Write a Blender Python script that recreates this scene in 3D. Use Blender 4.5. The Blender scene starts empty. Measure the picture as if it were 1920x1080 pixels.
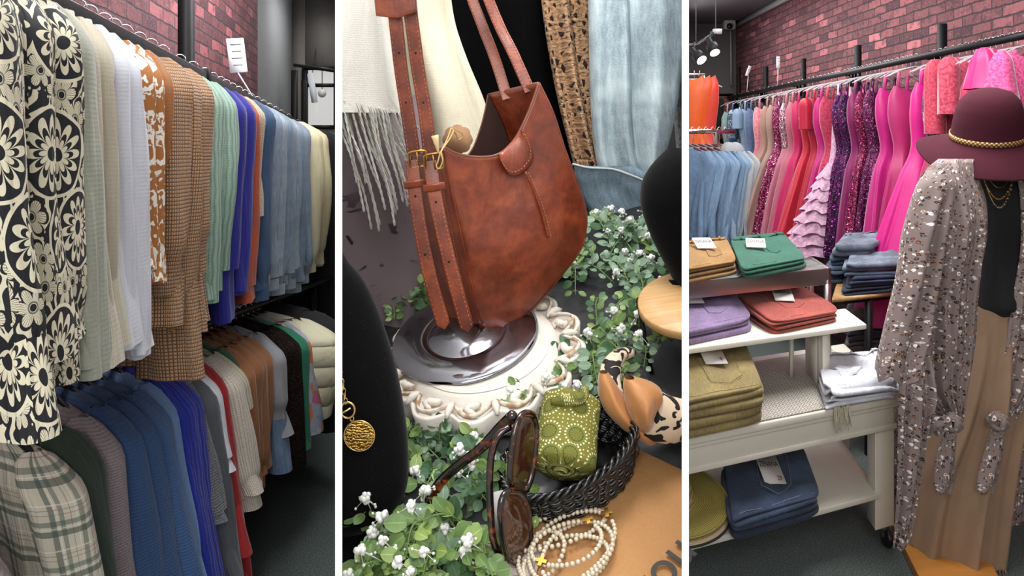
import bpy, bmesh, math, random
from math import pi, sin, cos, tan, atan2, sqrt, exp
from mathutils import Vector, Matrix, noise
V = Vector
RND = random.Random(7)
F = 1400.0; HY = 270.0; CZ = 1.6
ZUP = V((0, 0, 1))
COL = bpy.context.scene.collection

def ray(px, py): return V(((px-960)/F, 1.0, (HY-py)/F))
def at(px, py, y): return V((0, 0, CZ)) + ray(px, py)*y
def atz(px, py, z): return at(px, py, (z-CZ)/ray(px, py).z)
def proj(p): return (960+F*p.x/p.y, HY-F*(p.z-CZ)/p.y)
def lerp(a, b, t): return a+(b-a)*t
def clampf(x, a, b): return max(a, min(b, x))
def sm(x): x = clampf(x, 0, 1); return x*x*(3-2*x)
def interp(keys, t):
    """keys: list of tuples (t, ...) ascending -> smooth interpolated rest"""
    if t <= keys[0][0]: return keys[0][1:]
    if t >= keys[-1][0]: return keys[-1][1:]
    n = len(keys)
    for i in range(n-1):
        if t <= keys[i+1][0]:
            a, b = keys[i], keys[i+1]
            p = keys[i-1] if i > 0 else a; q = keys[i+2] if i+2 < n else b
            h = b[0]-a[0]; x = (t-a[0])/h
            out = []
            for k in range(1, len(a)):
                ma = (b[k]-p[k])/(b[0]-p[0])*h; mb = (q[k]-a[k])/(q[0]-a[0])*h
                d = b[k]-a[k]
                if abs(ma) > 3*abs(d): ma = 3*d
                if abs(mb) > 3*abs(d): mb = 3*d
                if ma*d < 0: ma = 0
                if mb*d < 0: mb = 0
                x2 = x*x; x3 = x2*x
                out.append((2*x3-3*x2+1)*a[k]+(x3-2*x2+x)*ma+(-2*x3+3*x2)*b[k]+(x3-x2)*mb)
            return tuple(out)
def smooth_path(pts, n):
    """Catmull-Rom through points"""
    P = [V(p) for p in pts]; out = []
    m = len(P)-1
    for i in range(n+1):
        t = i/n*m; k = min(int(t), m-1); x = t-k
        p1, p2 = P[k], P[k+1]
        p0 = P[k-1] if k > 0 else p1*2-p2
        p3 = P[k+2] if k+2 <= m else p2*2-p1
        out.append(0.5*((2*p1)+(p2-p0)*x+(2*p0-5*p1+4*p2-p3)*x*x+(3*p1-p0-3*p2+p3)*x*x*x))
    return out

# ---------------------------------------------------------------- scene graph helpers
WM = {}
SLOPE = 325/F*1.0
CLIP = []          # planes (point, normal) ; keep the side the normal points away from
def set_booth(n):
    global CLIP
    k = 0.0035
    L = (V((-SLOPE*1, 1, 0)), V((1, SLOPE, 0)).normalized())
    Rr = (V((SLOPE*1, 1, 0)), V((1, -SLOPE, 0)).normalized())
    CLIP = []
    if n == 1: CLIP = [(L[0]-L[1]*k, L[1])]
    if n == 2: CLIP = [(L[0]+L[1]*k, -L[1]), (Rr[0]-Rr[1]*k, Rr[1])]
    if n == 3: CLIP = [(Rr[0]+Rr[1]*k, -Rr[1])]

def tag(o, label=None, cat=None, group=None, kind=None):
    if o is None: return None
    if label: o['label'] = label
    if cat: o['category'] = cat
    if group: o['group'] = group
    if kind: o['kind'] = kind
    return o
def thing(name, label, cat, loc=(0, 0, 0), rotz=0.0, group=None, mat=None):
    o = bpy.data.objects.new(name, None); COL.objects.link(o)
    o.empty_display_size = 0.05
    M = Matrix.Translation(V(loc)) @ Matrix.Rotation(rotz, 4, 'Z') if mat is None else mat
    o.matrix_world = M; WM[o.name] = M.copy()
    return tag(o, label, cat, group)
def prune():
    for o in [o for o in COL.objects if o.type == 'EMPTY' and not o.children]:
        bpy.data.objects.remove(o)

class MB:
    def __init__(s): s.v = []; s.f = []; s.uv = []; s.mi = []
    def face(s, idx, uv=None, mi=0):
        s.f.append(tuple(idx)); s.uv.append(uv or [(0, 0)]*len(idx)); s.mi.append(mi)
    def grid(s, fn, nu, nv, closed=False, mi=0, flip=False):
        b = len(s.v); U = nu if closed else nu+1; uvs = []
        for j in range(nv+1):
            for i in range(nu+1):
                r = fn(i/nu, j/nv)
                if isinstance(r, tuple): p, uv = r
                else: p, uv = r, (i/nu, j/nv)
                uvs.append(uv)
                if i < U: s.v.append(V(p))
        g = lambda i, j: b+j*U+(i % U if closed else i)
        q = lambda i, j: uvs[j*(nu+1)+i]
        for j in range(nv):
            for i in range(nu):
                a = [g(i, j), g(i+1, j), g(i+1, j+1), g(i, j+1)]; c = [q(i, j), q(i+1, j), q(i+1, j+1), q(i, j+1)]
                if flip: a.reverse(); c.reverse()
                if len(set(a)) == 4: s.face(a, c, mi)
        return s
    def tube(s, pts, r, n=8, closed=False, mi=0, flat=None, cap=True, twist0=None):
        """r: number or function(t) ; flat=(vector, ratio) makes an oval/flat section"""
        P = [V(p) for p in pts]; m = len(P)
        if m < 2: return s
        up = V((0, 0, 1)) if twist0 is None else V(twist0)
        fr = []; prev = None
        L = 0; ls = [0]
        for i in range(1, m): L += (P[i]-P[i-1]).length; ls.append(L)
        for i in range(m):
            if closed: t = P[(i+1) % m]-P[(i-1) % m]
            else: t = P[min(i+1, m-1)]-P[max(i-1, 0)]
            t = t.normalized() if t.length > 1e-9 else V((0, 0, 1))
            a = prev if prev is not None else up
            a = a-t*a.dot(t)
            if a.length < 1e-4: a = V((1, 0, 0))-t*t.x
            if a.length < 1e-4: a = V((0, 1, 0))-t*t.y
            a.normalize(); prev = a
            fr.append((a, t.cross(a)))
        rf = r if callable(r) else (lambda t: r)
        fl = 1.0 if flat is None else flat
        b = len(s.v)
        for i in range(m):
            rr = rf(ls[i]/L if L else 0)
            for k in range(n):
                an = 2*pi*k/n
                s.v.append(P[i]+fr[i][0]*(cos(an)*rr*fl)+fr[i][1]*(sin(an)*rr))
        M_ = m if closed else m-1
        for i in range(M_):
            for k in range(n):
                i2 = (i+1) % m; k2 = (k+1) % n
                s.face([b+i*n+k, b+i*n+k2, b+i2*n+k2, b+i2*n+k], [(k/n*.05, ls[i]), ((k+1)/n*.05, ls[i]), ((k+1)/n*.05, ls[i]+.01), (k/n*.05, ls[i]+.01)], mi)
        if cap and not closed:
            s.face([b+k for k in range(n)][::-1], None, mi); s.face([b+(m-1)*n+k for k in range(n)], None, mi)
        return s
    def box(s, c, size, M=None, mi=0, uvs=1.0):
        c = V(c); h = V(size)*.5; b = len(s.v)
        for x in (-1, 1):
            for y in (-1, 1):
                for z in (-1, 1):
                    p = V((x*h.x, y*h.y, z*h.z))
                    if M is not None: p = M @ p
                    s.v.append(c+p)
        for q, ax in (((0, 1, 3, 2), 0), ((4, 6, 7, 5), 0), ((0, 4, 5, 1), 1), ((2, 3, 7, 6), 1), ((0, 2, 6, 4), 2), ((1, 5, 7, 3), 2)):
            uv = []
            for i in q:
                l = V(((1 if i & 4 else -1)*h.x, (1 if i & 2 else -1)*h.y, (1 if i & 1 else -1)*h.z))
                uv.append({0: (l.y, l.z), 1: (l.x, l.z), 2: (l.x, l.y)}[ax])
            s.face([b+i for i in q], uv, mi)
        return s
    def prism(s, poly, h, M=None, mi=0):
        """poly: 2D outline ccw, extruded 0..h along z, transformed by M"""
        b = len(s.v); n = len(poly)
        for z in (0, h):
            for x, y in poly:
                p = V((x, y, z)); s.v.append(M @ p if M is not None else p)
        s.face([b+i for i in range(n)][::-1], [(poly[i][0], poly[i][1]) for i in range(n)][::-1], mi)
        s.face([b+n+i for i in range(n)], [(poly[i][0], poly[i][1]) for i in range(n)], mi)
        for i in range(n):
            j = (i+1) % n
            s.face([b+i, b+j, b+n+j, b+n+i], [(0, 0), (.01, 0), (.01, h), (0, h)], mi)
        return s
    def lathe(s, prof, n=48, M=None, mi=0, rf=None):
        """prof [(r,z)], rf(theta,r,z)->(r,z)"""
        def fn(u, v):
            k = v*(len(prof)-1); i = min(int(k+1e-6), len(prof)-2); x = k-i
            r = lerp(prof[i][0], prof[i+1][0], x); z = lerp(prof[i][1], prof[i+1][1], x)
            th = 2*pi*u
            if rf: r, z = rf(th, r, z)
            p = V((r*cos(th), r*sin(th), z))
            return (M @ p if M is not None else p, (r*cos(th), r*sin(th)) if abs(prof[i][1]-prof[i+1][1]) < abs(prof[i][0]-prof[i+1][0]) else (th*prof[i][0], z))
        return s.grid(fn, n, len(prof)-1, closed=True, mi=mi)
    def ball(s, c, r, nu=10, nv=6, M=None, mi=0):
        c = V(c); r = r if isinstance(r, (tuple, Vector)) else (r, r, r)
        def fn(u, v):
            th = 2*pi*u; ph = pi*clampf(v, .001, .999)
            p = V((r[0]*sin(ph)*cos(th), r[1]*sin(ph)*sin(th), r[2]*cos(ph)))
            return (c+(M @ p if M is not None else p), (u*.1, v*.1))
        return s.grid(fn, nu, nv, closed=True, mi=mi, flip=True)
    def build(s, name, mats, parent=None, smooth=True, solid=0, bevel=0, sub=0, autosm=None, clip=True):
        if not s.v or not s.f: return None
        mats = mats if isinstance(mats, (list, tuple)) else [mats]
        me = bpy.data.meshes.new(name)
        me.from_pydata([tuple(p) for p in s.v], [], s.f)
        ul = me.uv_layers.new(name='UVMap')
        k = 0; data = []
        for uv in s.uv:
            for c in uv: data.extend(c)
        if len(data) == 2*len(ul.data): ul.data.foreach_set('uv', data)
        me.polygons.foreach_set('material_index', s.mi)
        me.polygons.foreach_set('use_smooth', [smooth]*len(s.f))
        for m in mats: me.materials.append(m)
        Mw = WM[parent.name] if parent is not None else Matrix()
        bm = bmesh.new(); bm.from_mesh(me)
        if clip:
            for (pt, nr) in CLIP:
                if any((v.co-pt).dot(nr) > 0 for v in bm.verts):
                    geom = bm.verts[:]+bm.edges[:]+bm.faces[:]
                    bmesh.ops.bisect_plane(bm, geom=geom, plane_co=pt, plane_no=nr, clear_outer=True)
            if not bm.faces: bm.free(); return None
        if parent is not None: bmesh.ops.transform(bm, matrix=Mw.inverted(), verts=bm.verts)
        if autosm is not None:
            for e in bm.edges:
                if len(e.link_faces) == 2 and e.calc_face_angle(0) > autosm: e.smooth = False
        bm.to_mesh(me); bm.free()
        o = bpy.data.objects.new(name, me); COL.objects.link(o)
        if parent is not None: o.parent = parent; WM[o.name] = Mw.copy()
        else:
            # origin to the base centre
            xs = [v.co for v in me.vertices]
            lo = V((min(p.x for p in xs), min(p.y for p in xs), min(p.z for p in xs))); hi = V((max(p.x for p in xs), max(p.y for p in xs), max(p.z for p in xs)))
            org = V(((lo.x+hi.x)/2, (lo.y+hi.y)/2, lo.z))
            me.transform(Matrix.Translation(-org)); o.location = org; WM[o.name] = Matrix.Translation(org)
        if bevel:
            m = o.modifiers.new('Bevel', 'BEVEL'); m.width = bevel; m.segments = 2; m.limit_method = 'ANGLE'
        if solid:
            m = o.modifiers.new('Solidify', 'SOLIDIFY'); m.thickness = solid; m.offset = 0
        if sub:
            m = o.modifiers.new('Subsurf', 'SUBSURF'); m.levels = sub; m.render_levels = sub
        return o
def struct(name, mb, mat, **k):
    return tag(mb.build(name, mat, **k), kind='structure')

def rounded(w, h, r, n=5):
    out = []
    for cx, cy, a0 in ((w/2-r, h/2-r, 0), (-w/2+r, h/2-r, pi/2), (-w/2+r, -h/2+r, pi), (w/2-r, -h/2+r, 3*pi/2)):
        for i in range(n+1):
            a = a0+pi/2*i/n; out.append((cx+r*cos(a), cy+r*sin(a)))
    return out

def lettering(txt, size, M, mat, parent, name='lettering', ext=0.0004, align='CENTER', shear=0, xs=1.0, ys=1.0):
    cu = bpy.data.curves.new(name, 'FONT'); cu.body = txt; cu.size = size; cu.extrude = ext; cu.align_x = align; cu.align_y = 'CENTER'; cu.shear = shear
    tmp = bpy.data.objects.new('tmp', cu); COL.objects.link(tmp)
    bpy.context.view_layer.update()
    me = bpy.data.meshes.new_from_object(tmp)
    bpy.data.objects.remove(tmp); bpy.data.curves.remove(cu)
    me.transform(Matrix.Diagonal((xs, ys, 1, 1)))
    Mw = WM[parent.name]
    me.transform(Mw.inverted() @ M)
    me.materials.clear(); me.materials.append(mat)
    if not me.polygons: return None
    o = bpy.data.objects.new(name, me); COL.objects.link(o); o.parent = parent
    return o

# ---------------------------------------------------------------- materials
def lin(c):
    if isinstance(c, str):
        c = c.lstrip('#'); c = tuple(int(c[i:i+2], 16)/255 for i in (0, 2, 4))
    f = lambda x: x/12.92 if x <= .04045 else ((x+.055)/1.055)**2.4
    return (f(c[0]), f(c[1]), f(c[2]), 1.0)
class NG:
    def __init__(s, name):
        s.m = bpy.data.materials.new(name); s.m.use_nodes = True
        s.t = s.m.node_tree; s.t.nodes.clear()
        s.out = s.t.nodes.new('ShaderNodeOutputMaterial')
        s.b = s.t.nodes.new('ShaderNodeBsdfPrincipled')
        s.t.links.new(s.b.outputs[0], s.out.inputs[0])
    def put(s, sock, val):
        if val is None: return
        if isinstance(val, bpy.types.NodeSocket): s.t.links.new(val, sock)
        elif isinstance(val, str): sock.default_value = lin(val)
        else: sock.default_value = val
    def n(s, typ, ins=None, out=0, **props):
        nd = s.t.nodes.new('ShaderNode'+typ)
        for k, v in props.items(): setattr(nd, k, v)
        for k, v in (ins or {}).items():
            s.put(nd.inputs[k], v)
        return nd.outputs[out] if out is not None else nd
    def math(s, op, a, b=0.0, c=None, clamp=False):
        nd = s.t.nodes.new('ShaderNodeMath'); nd.operation = op; nd.use_clamp = clamp
        s.put(nd.inputs[0], a); s.put(nd.inputs[1], b)
        if c is not None: s.put(nd.inputs[2], c)
        return nd.outputs[0]
    def vm(s, op, a, b=(0, 0, 0), out=0, scale=None):
        nd = s.t.nodes.new('ShaderNodeVectorMath'); nd.operation = op
        s.put(nd.inputs[0], a)
        if scale is not None: s.put(nd.inputs['Scale'], scale)
        else: s.put(nd.inputs[1], b)
        return nd.outputs['Value' if out == 'v' else 0]
    def mix(s, f, a, b, mode='MIX'):
        nd = s.t.nodes.new('ShaderNodeMix'); nd.data_type = 'RGBA'; nd.blend_type = mode
        s.put(nd.inputs[0], f)
        s.put(nd.inputs[6], a if not isinstance(a, str) else lin(a)); s.put(nd.inputs[7], b if not isinstance(b, str) else lin(b))
        return nd.outputs[2]
    def ramp(s, f, stops, interp='LINEAR'):
        nd = s.t.nodes.new('ShaderNodeValToRGB'); nd.color_ramp.interpolation = interp
        e = nd.color_ramp.elements
        while len(e) < len(stops): e.new(0.5)
        for i, (p, c) in enumerate(stops): e[i].position = p; e[i].color = lin(c) if isinstance(c, str) else c
        s.put(nd.inputs[0], f); return nd.outputs[0]
    def step(s, x, edge, soft=.02):
        return s.n('MapRange', {0: x, 1: edge-soft, 2: edge+soft, 3: 0.0, 4: 1.0}, interpolation_type='SMOOTHSTEP')
    def uv(s): return s.n('TexCoord', out='UV' and 2)
    def obj(s): return s.n('TexCoord', out=3)
    def noise(s, vec, scale, detail=3, rough=.5, dist=0, out=0):
        return s.n('TexNoise', {'Vector': vec, 'Scale': scale, 'Detail': detail, 'Roughness': rough, 'Distortion': dist}, out=out)
    def vor(s, vec, scale, feature='F1', out=0, rnd=1.0):
        return s.n('TexVoronoi', {'Vector': vec, 'Scale': scale, 'Randomness': rnd}, out=out, feature=feature)
    def bump(s, h, strength=.3, dist=.002, normal=None):
        return s.n('Bump', {'Height': h, 'Strength': strength, 'Distance': dist, 'Normal': normal})
    def folds(s, uv, h, k=1.0):
        u, v, _ = s.sep(uv)
        w = s.noise(s.comb(s.math('MULTIPLY', u, 16), s.math('MULTIPLY', v, 2.2)), 1, 3, .55, .6)
        nb = s.bump(w, .55*k, .03)
        return w, nb
    def sep(s, v):
        nd = s.n('SeparateXYZ', {0: v}, out=None); return nd.outputs[0], nd.outputs[1], nd.outputs[2]
    def comb(s, x, y, z=0.0): return s.n('CombineXYZ', {0: x, 1: y, 2: z})
    def fin(s, col=None, rough=.8, metal=0.0, normal=None, sheen=0, coat=0, spec=None, alpha=None, trans=0, ior=None, coat_rough=.1, sheen_tint=None, emis=None, es=0, sss=0):
        b = s.b.inputs
        s.put(b['Base Color'], col if not isinstance(col, str) else lin(col)); s.put(b['Roughness'], rough); s.put(b['Metallic'], metal)
        if normal is not None: s.put(b['Normal'], normal)
        if sheen: s.put(b['Sheen Weight'], sheen); s.put(b['Sheen Roughness'], .4)
        if coat: s.put(b['Coat Weight'], coat); s.put(b['Coat Roughness'], coat_rough)
        if spec is not None: s.put(b['Specular IOR Level'], spec)
        if alpha is not None: s.put(b['Alpha'], alpha)
        if trans: s.put(b['Transmission Weight'], trans)
        if ior: s.put(b['IOR'], ior)
        if emis is not None: s.put(b['Emission Color'], lin(emis) if isinstance(emis, str) else emis); s.put(b['Emission Strength'], es)
        if sss: s.put(b['Subsurface Weight'], sss)
        return s.m
_MC = {}
def memo(fn):
    def w(*a, **k):
        key = (fn.__name__, a, tuple(sorted(k.items())))
        if key not in _MC: _MC[key] = fn(*a, **k)
        return _MC[key]
    return w
def shade(c, k):
    c = c.lstrip('#'); v = [int(c[i:i+2], 16) for i in (0, 2, 4)]
    v = [int(clampf(x*k, 0, 255)) for x in v]; return '#%02x%02x%02x' % tuple(v)
@memo
def plain(c, rough=.85, metal=0.0, coat=0.0, spec=None):
    return NG('plain').fin(c, rough, metal, coat=coat, spec=spec)
@memo
def cloth(c, weave=900, var=.1, bump=.25, sheen=.12, rough=.9, fk=1.0):
    g = NG('cloth'); uv = g.uv()
    n1 = g.noise(uv, 9, 3); n2 = g.noise(uv, 500, 2)
    f = g.math('ADD', g.math('MULTIPLY', n1, .5), g.math('MULTIPLY', n2, .5))
    col = g.mix(g.step(f, .5, .25), shade(c, 1-var), shade(c, 1+var))
    w = g.n('TexWave', {'Vector': uv, 'Scale': weave/20, 'Distortion': 1.5, 'Detail': 2}, bands_direction='Y')
    h = g.math('ADD', g.math('MULTIPLY', w, .5), n2)
    h2 = g.math('ADD', h, g.math('MULTIPLY', g.noise(uv, 14, 2), 4))
    w_, nb = g.folds(uv, None, fk)
    return g.fin(col, rough, normal=g.bump(h2, bump, .0015, nb), sheen=sheen)
@memo
def ribknit(c, scale=120, var=.12, depth=.0015, axis='U', mottle=0.0, c2=None):
    """vertical or horizontal ribs in metres"""
    g = NG('rib_knit'); uv = g.uv(); u, v, _ = g.sep(uv)
    a = u if axis == 'U' else v; b = v if axis == 'U' else u
    r = g.math('SINE', g.math('MULTIPLY', a, 2*pi*scale)); q = g.math('SINE', g.math('MULTIPLY', b, 2*pi*scale*1.6))
    h = g.math('ADD', g.math('MULTIPLY', r, .6), g.math('MULTIPLY', q, .25))
    n = g.noise(uv, 300, 2)
    f = g.math('ADD', g.math('MULTIPLY', h, .3), g.math('ADD', n, 0))
    col = g.mix(g.step(f, .5, .5), shade(c, 1-var*1.6), shade(c, 1+var))
    if mottle: col = g.mix(g.math('MULTIPLY', g.step(g.noise(uv, 260, 3), .52, .08), mottle), col, c2 or shade(c, .5))
    w_, nb = g.folds(uv, None, .7)
    return g.fin(col, .95, normal=g.bump(h, .6, depth, nb), sheen=.15)
@memo
def waffle(c, cell=.0065):
    g = NG('waffle_knit'); uv = g.uv(); u, v, _ = g.sep(uv)
    k = 2*pi/cell
    a = g.math('ABSOLUTE', g.math('SINE', g.math('MULTIPLY', u, k/2))); b = g.math('ABSOLUTE', g.math('SINE', g.math('MULTIPLY', v, k/2*.8)))
    ridge = g.math('MINIMUM', a, b)
    col = g.ramp(ridge, [(0, shade(c, .50)), (.3, shade(c, .85)), (.75, shade(c, 1.22))])
    col = g.mix(g.math('MULTIPLY', g.noise(uv, 400, 2), .35), col, shade(c, .7))
    w_, nb = g.folds(uv, None, .8)
    return g.fin(col, .95, normal=g.bump(ridge, .9, .003, nb), sheen=.1)
@memo
def cable(c, scale=26):
    g = NG('cable_knit'); uv = g.uv(); u, v, _ = g.sep(uv)
    x = g.math('ADD', g.math('MULTIPLY', u, 2*pi*scale), g.math('MULTIPLY', g.math('SINE', g.math('MULTIPLY', v, 2*pi*14)), .28))
    h = g.math('ABSOLUTE', g.math('SINE', x))
    r = g.math('SINE', g.math('MULTIPLY', g.math('ADD', v, g.math('MULTIPLY', h, .006)), 2*pi*220))
    hh = g.math('ADD', h, g.math('MULTIPLY', r, .15))
    col = g.ramp(hh, [(0, shade(c, .85)), (.5, c), (1, shade(c, 1.08))])
    w_, nb = g.folds(uv, None, .8)
    return g.fin(col, .95, normal=g.bump(hh, .8, .004, nb), sheen=.15)
@memo
def sherpa(c, scale=160):
    g = NG('sherpa'); uv = g.uv()
    d = g.vor(uv, scale, out=0); n = g.noise(uv, scale*.7, 4, .7)
    h = g.math('SUBTRACT', n, d)
    col = g.ramp(h, [(0, shade(c, .4)), (.3, c), (.7, shade(c, 1.25))])
    return g.fin(col, 1, normal=g.bump(h, .8, .005), spec=.1)
@memo
def denim(c, fade=.25, scale=900, fk=.8):
    g = NG('denim'); uv = g.uv(); u, v, _ = g.sep(uv)
    tw = g.math('SINE', g.math('MULTIPLY', g.math('ADD', u, v), 2*pi*260))
    n = g.noise(uv, 350, 3, .7); big = g.noise(uv, 7, 3, .6); st = g.noise(g.comb(g.math('MULTIPLY', u, 220), g.math('MULTIPLY', v, 30)), 1, 2)
    f = g.math('ADD', g.math('MULTIPLY', n, .5), g.math('ADD', g.math('MULTIPLY', st, .4), g.math('MULTIPLY', tw, .05)))
    col = g.mix(g.step(f, .45, .2), shade(c, .78), shade(c, 1.15))
    col = g.mix(g.math('MULTIPLY', g.step(big, .55, .15), fade), col, shade(c, 1.7))
    w_, nb = g.folds(uv, None, fk)
    return g.fin(col, .9, normal=g.bump(g.math('ADD', f, g.math('MULTIPLY', big, 3)), .35, .002, nb), sheen=.1)
@memo
def plaid():
    g = NG('plaid'); uv = g.uv(); u, v, _ = g.sep(uv)
    def band(x, per, off, w):
        fr = g.math('FRACT', g.math('ADD', g.math('DIVIDE', x, per), off))
        return g.math('LESS_THAN', g.math('ABSOLUTE', g.math('SUBTRACT', fr, .5)), w/2)
    P = .085
    col = None; base = lin('#cfc9b6')
    tot = base
    for x in (u, v):
        for off, w, c, a in ((.0, .13, '#2d4a45', .72), (.22, .11, '#3b554f', .6), (.42, .02, '#8a5a66', .55), (.52, .02, '#8a5a66', .55), (.62, .03, '#f2efe0', .5), (.11, .02, '#efe9d8', .6)):
            tot = g.mix(g.math('MULTIPLY', band(x, P, off, w), a), tot, c)
    n = g.noise(uv, 600, 2)
    tot = g.mix(g.math('MULTIPLY', n, .2), tot, '#8d8a7a')
    w_, nb = g.folds(uv, None, 1)
    return g.fin(tot, .9, normal=g.bump(n, .3, .001, nb), sheen=.1)
def petals(g, uv, scale, npet, seed=0.0, rad=.44):
    """returns (petal mask, ring, centre, r, line)"""
    p = g.vm('ADD', uv, (seed, seed*1.7, 0))
    pos = g.n('TexVoronoi', {'Vector': p, 'Scale': scale, 'Randomness': .6}, out=2, voronoi_dimensions='2D')
    d = g.vm('SUBTRACT', g.vm('SCALE', p, scale=1.0), pos)
    x, y, _ = g.sep(d)
    r = g.math('MULTIPLY', g.math('SQRT', g.math('ADD', g.math('MULTIPLY', x, x), g.math('MULTIPLY', y, y))), scale)
    an = g.math('ARCTAN2', y, x)
    pet = g.math('ABSOLUTE', g.math('COSINE', g.math('MULTIPLY', an, npet/2)))
    edge = g.math('MULTIPLY', g.math('ADD', g.math('MULTIPLY', g.math('POWER', pet, .45), .75), .25), rad)
    return r, edge, an
@memo
def floral():
    g = NG('floral_print'); uv0 = g.uv()
    warp = g.n('TexNoise', {'Vector': uv0, 'Scale': 14, 'Detail': 1}, out=1)
    uv = g.vm('ADD', uv0, g.vm('SCALE', g.vm('SUBTRACT', warp, (.5, .5, .5)), scale=.02))
    # curly filler
    w = g.n('TexWave', {'Vector': uv, 'Scale': 11, 'Distortion': 14, 'Detail': 1.5, 'Detail Scale': 1.6})
    fill = g.step(w, .6, .05)
    v2 = g.vor(uv, 90, out=0); dots = g.math('LESS_THAN', v2, .24)
    fill = g.math('MAXIMUM', fill, g.math('MULTIPLY', dots, .9))
    r, e, an = petals(g, uv, 19, 6, .3, .44)
    inside = g.math('LESS_THAN', r, e); rim = g.math('LESS_THAN', g.math('ABSOLUTE', g.math('SUBTRACT', r, g.math('ADD', e, .05))), .045)
    lines = g.math('GREATER_THAN', g.math('SINE', g.math('MULTIPLY', an, 42)), .72)
    lines = g.math('MULTIPLY', lines, g.math('GREATER_THAN', r, .14))
    cen = g.math('LESS_THAN', r, .085)
    ring = g.math('LESS_THAN', g.math('ABSOLUTE', g.math('SUBTRACT', r, .12)), .02)
    m = fill
    m = g.math('MULTIPLY', m, g.math('SUBTRACT', 1.0, rim))
    m = g.math('MAXIMUM', m, inside)
    m = g.math('SUBTRACT', m, g.math('MULTIPLY', inside, g.math('MULTIPLY', lines, .85)))
    m = g.math('SUBTRACT', m, cen); m = g.math('SUBTRACT', m, g.math('MULTIPLY', ring, .8), clamp=True)
    # paisley drops big
    r2, e2, a2 = petals(g, uv, 7.5, 12, 1.3, .34)
    in2 = g.math('LESS_THAN', r2, e2); core = g.math('LESS_THAN', r2, g.math('MULTIPLY', e2, .72)); rr = g.math('LESS_THAN', g.math('ABSOLUTE', g.math('SUBTRACT', r2, .40)), .018)
    loops = g.math('LESS_THAN', r2, g.math('MULTIPLY', e2, .52))
    med = g.math('ADD', g.math('SUBTRACT', in2, core), loops); med = g.math('SUBTRACT', med, g.math('LESS_THAN', r2, .07))
    near = g.math('LESS_THAN', r2, .39)
    m = g.math('ADD', g.math('MULTIPLY', m, g.math('SUBTRACT', 1.0, near)), g.math('MULTIPLY', med, near), clamp=True)
    m = g.math('MAXIMUM', m, rr)
    col = g.mix(m, '#101018', '#d3ccb2')
    w_, nb = g.folds(uv0, None, 1.2)
    return g.fin(col, .8, normal=g.bump(g.noise(uv0, 700, 2), .2, .001, nb))
@memo
def camo(a='#9c6430', b='#dcdcd2', scale=30):
    g = NG('leaf_print'); uv = g.uv()
    n = g.noise(uv, scale, 1.5, .5, 1.6)
    m = g.step(n, .53, .012)
    n2 = g.noise(g.vm('ADD', uv, (3, 1, 0)), scale*2.2, 1, .5, 1.2)
    m = g.math('MULTIPLY', m, g.step(n2, .36, .02))
    col = g.mix(m, a, b)
    return g.fin(col, .85, normal=g.bump(g.noise(uv, 700, 2), .2, .001))
@memo
def leopard(base='#83736f', scale=76):
    g = NG('spotted_print'); uv0 = g.uv()
    warp = g.n('TexNoise', {'Vector': uv0, 'Scale': 90, 'Detail': 2}, out=1)
    uv = g.vm('ADD', uv0, g.vm('SCALE', g.vm('SUBTRACT', warp, (.5, .5, .5)), scale=.012))
    nd = g.n('TexVoronoi', {'Vector': uv, 'Scale': scale, 'Randomness': .9}, out=None)
    d = nd.outputs[0]; cr, cg, cb = g.sep(nd.outputs[1])
    spot = g.math('LESS_THAN', d, g.math('ADD', .30, g.math('MULTIPLY', cg, .16)))
    core = g.math('LESS_THAN', d, .21)
    isdark = g.math('LESS_THAN', cr, .5); iswhite = g.math('GREATER_THAN', cr, .74); isor = g.math('LESS_THAN', cb, .12)
    col = g.mix(g.math('MULTIPLY', spot, iswhite), base, '#e6dfd8')
    col = g.mix(g.math('MULTIPLY', spot, isdark), col, '#2b1d1c')
    col = g.mix(g.math('MULTIPLY', core, isdark), col, '#8a6a5c')
    col = g.mix(g.math('MULTIPLY', core, isor), col, '#a8602c')
    nd2 = g.n('TexVoronoi', {'Vector': g.vm('ADD', uv, (5, 2, 0)), 'Scale': scale*1.5, 'Randomness': 1}, out=None)
    c2 = g.sep(nd2.outputs[1])[0]
    s2 = g.math('MULTIPLY', g.math('LESS_THAN', nd2.outputs[0], .22), g.math('LESS_THAN', c2, .34))
    col = g.mix(s2, col, g.mix(g.math('GREATER_THAN', c2, .14), '#dcd5cc', '#33211f'))
    return g.fin(col, .75, normal=g.bump(g.noise(uv0, 600, 2), .15, .001), sheen=.15)
@memo
def sequin(c, scale=260, c2=None, frac=.8, metal=.5):
    g = NG('sequin'); uv = g.uv()
    nd = g.n('TexVoronoi', {'Vector': uv, 'Scale': scale}, out=None)
    r, q, b = g.sep(nd.outputs[1])
    col = g.ramp(r, [(0, shade(c, .35)), (.6, c), (frac, c), (min(.99, frac+.03), c2 or shade(c, 2.2))])
    tilt = g.vm('SUBTRACT', nd.outputs[1], (.5, .5, .5))
    geo = g.n('NewGeometry', out=1)
    nrm = g.vm('NORMALIZE', g.vm('ADD', geo, g.vm('SCALE', tilt, scale=.9)))
    return g.fin(col, .25, metal, normal=nrm)
@memo
def satin(c, var=.08):
    g = NG('satin'); uv = g.uv(); n = g.noise(uv, 12, 2)
    col = g.mix(n, shade(c, 1-var), shade(c, 1+var))
    return g.fin(col, .45, normal=g.bump(n, .2, .003), sheen=.3, spec=.4)
@memo
def chiffon(c, c2=None, scale=40):
    g = NG('chiffon'); uv = g.uv(); n = g.noise(uv, scale, 4, .65, .5)
    col = g.mix(g.step(n, .5, .15), c, c2 or shade(c, 1.2))
    return g.fin(col, .8, normal=g.bump(n, .3, .002), sheen=.5)
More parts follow.
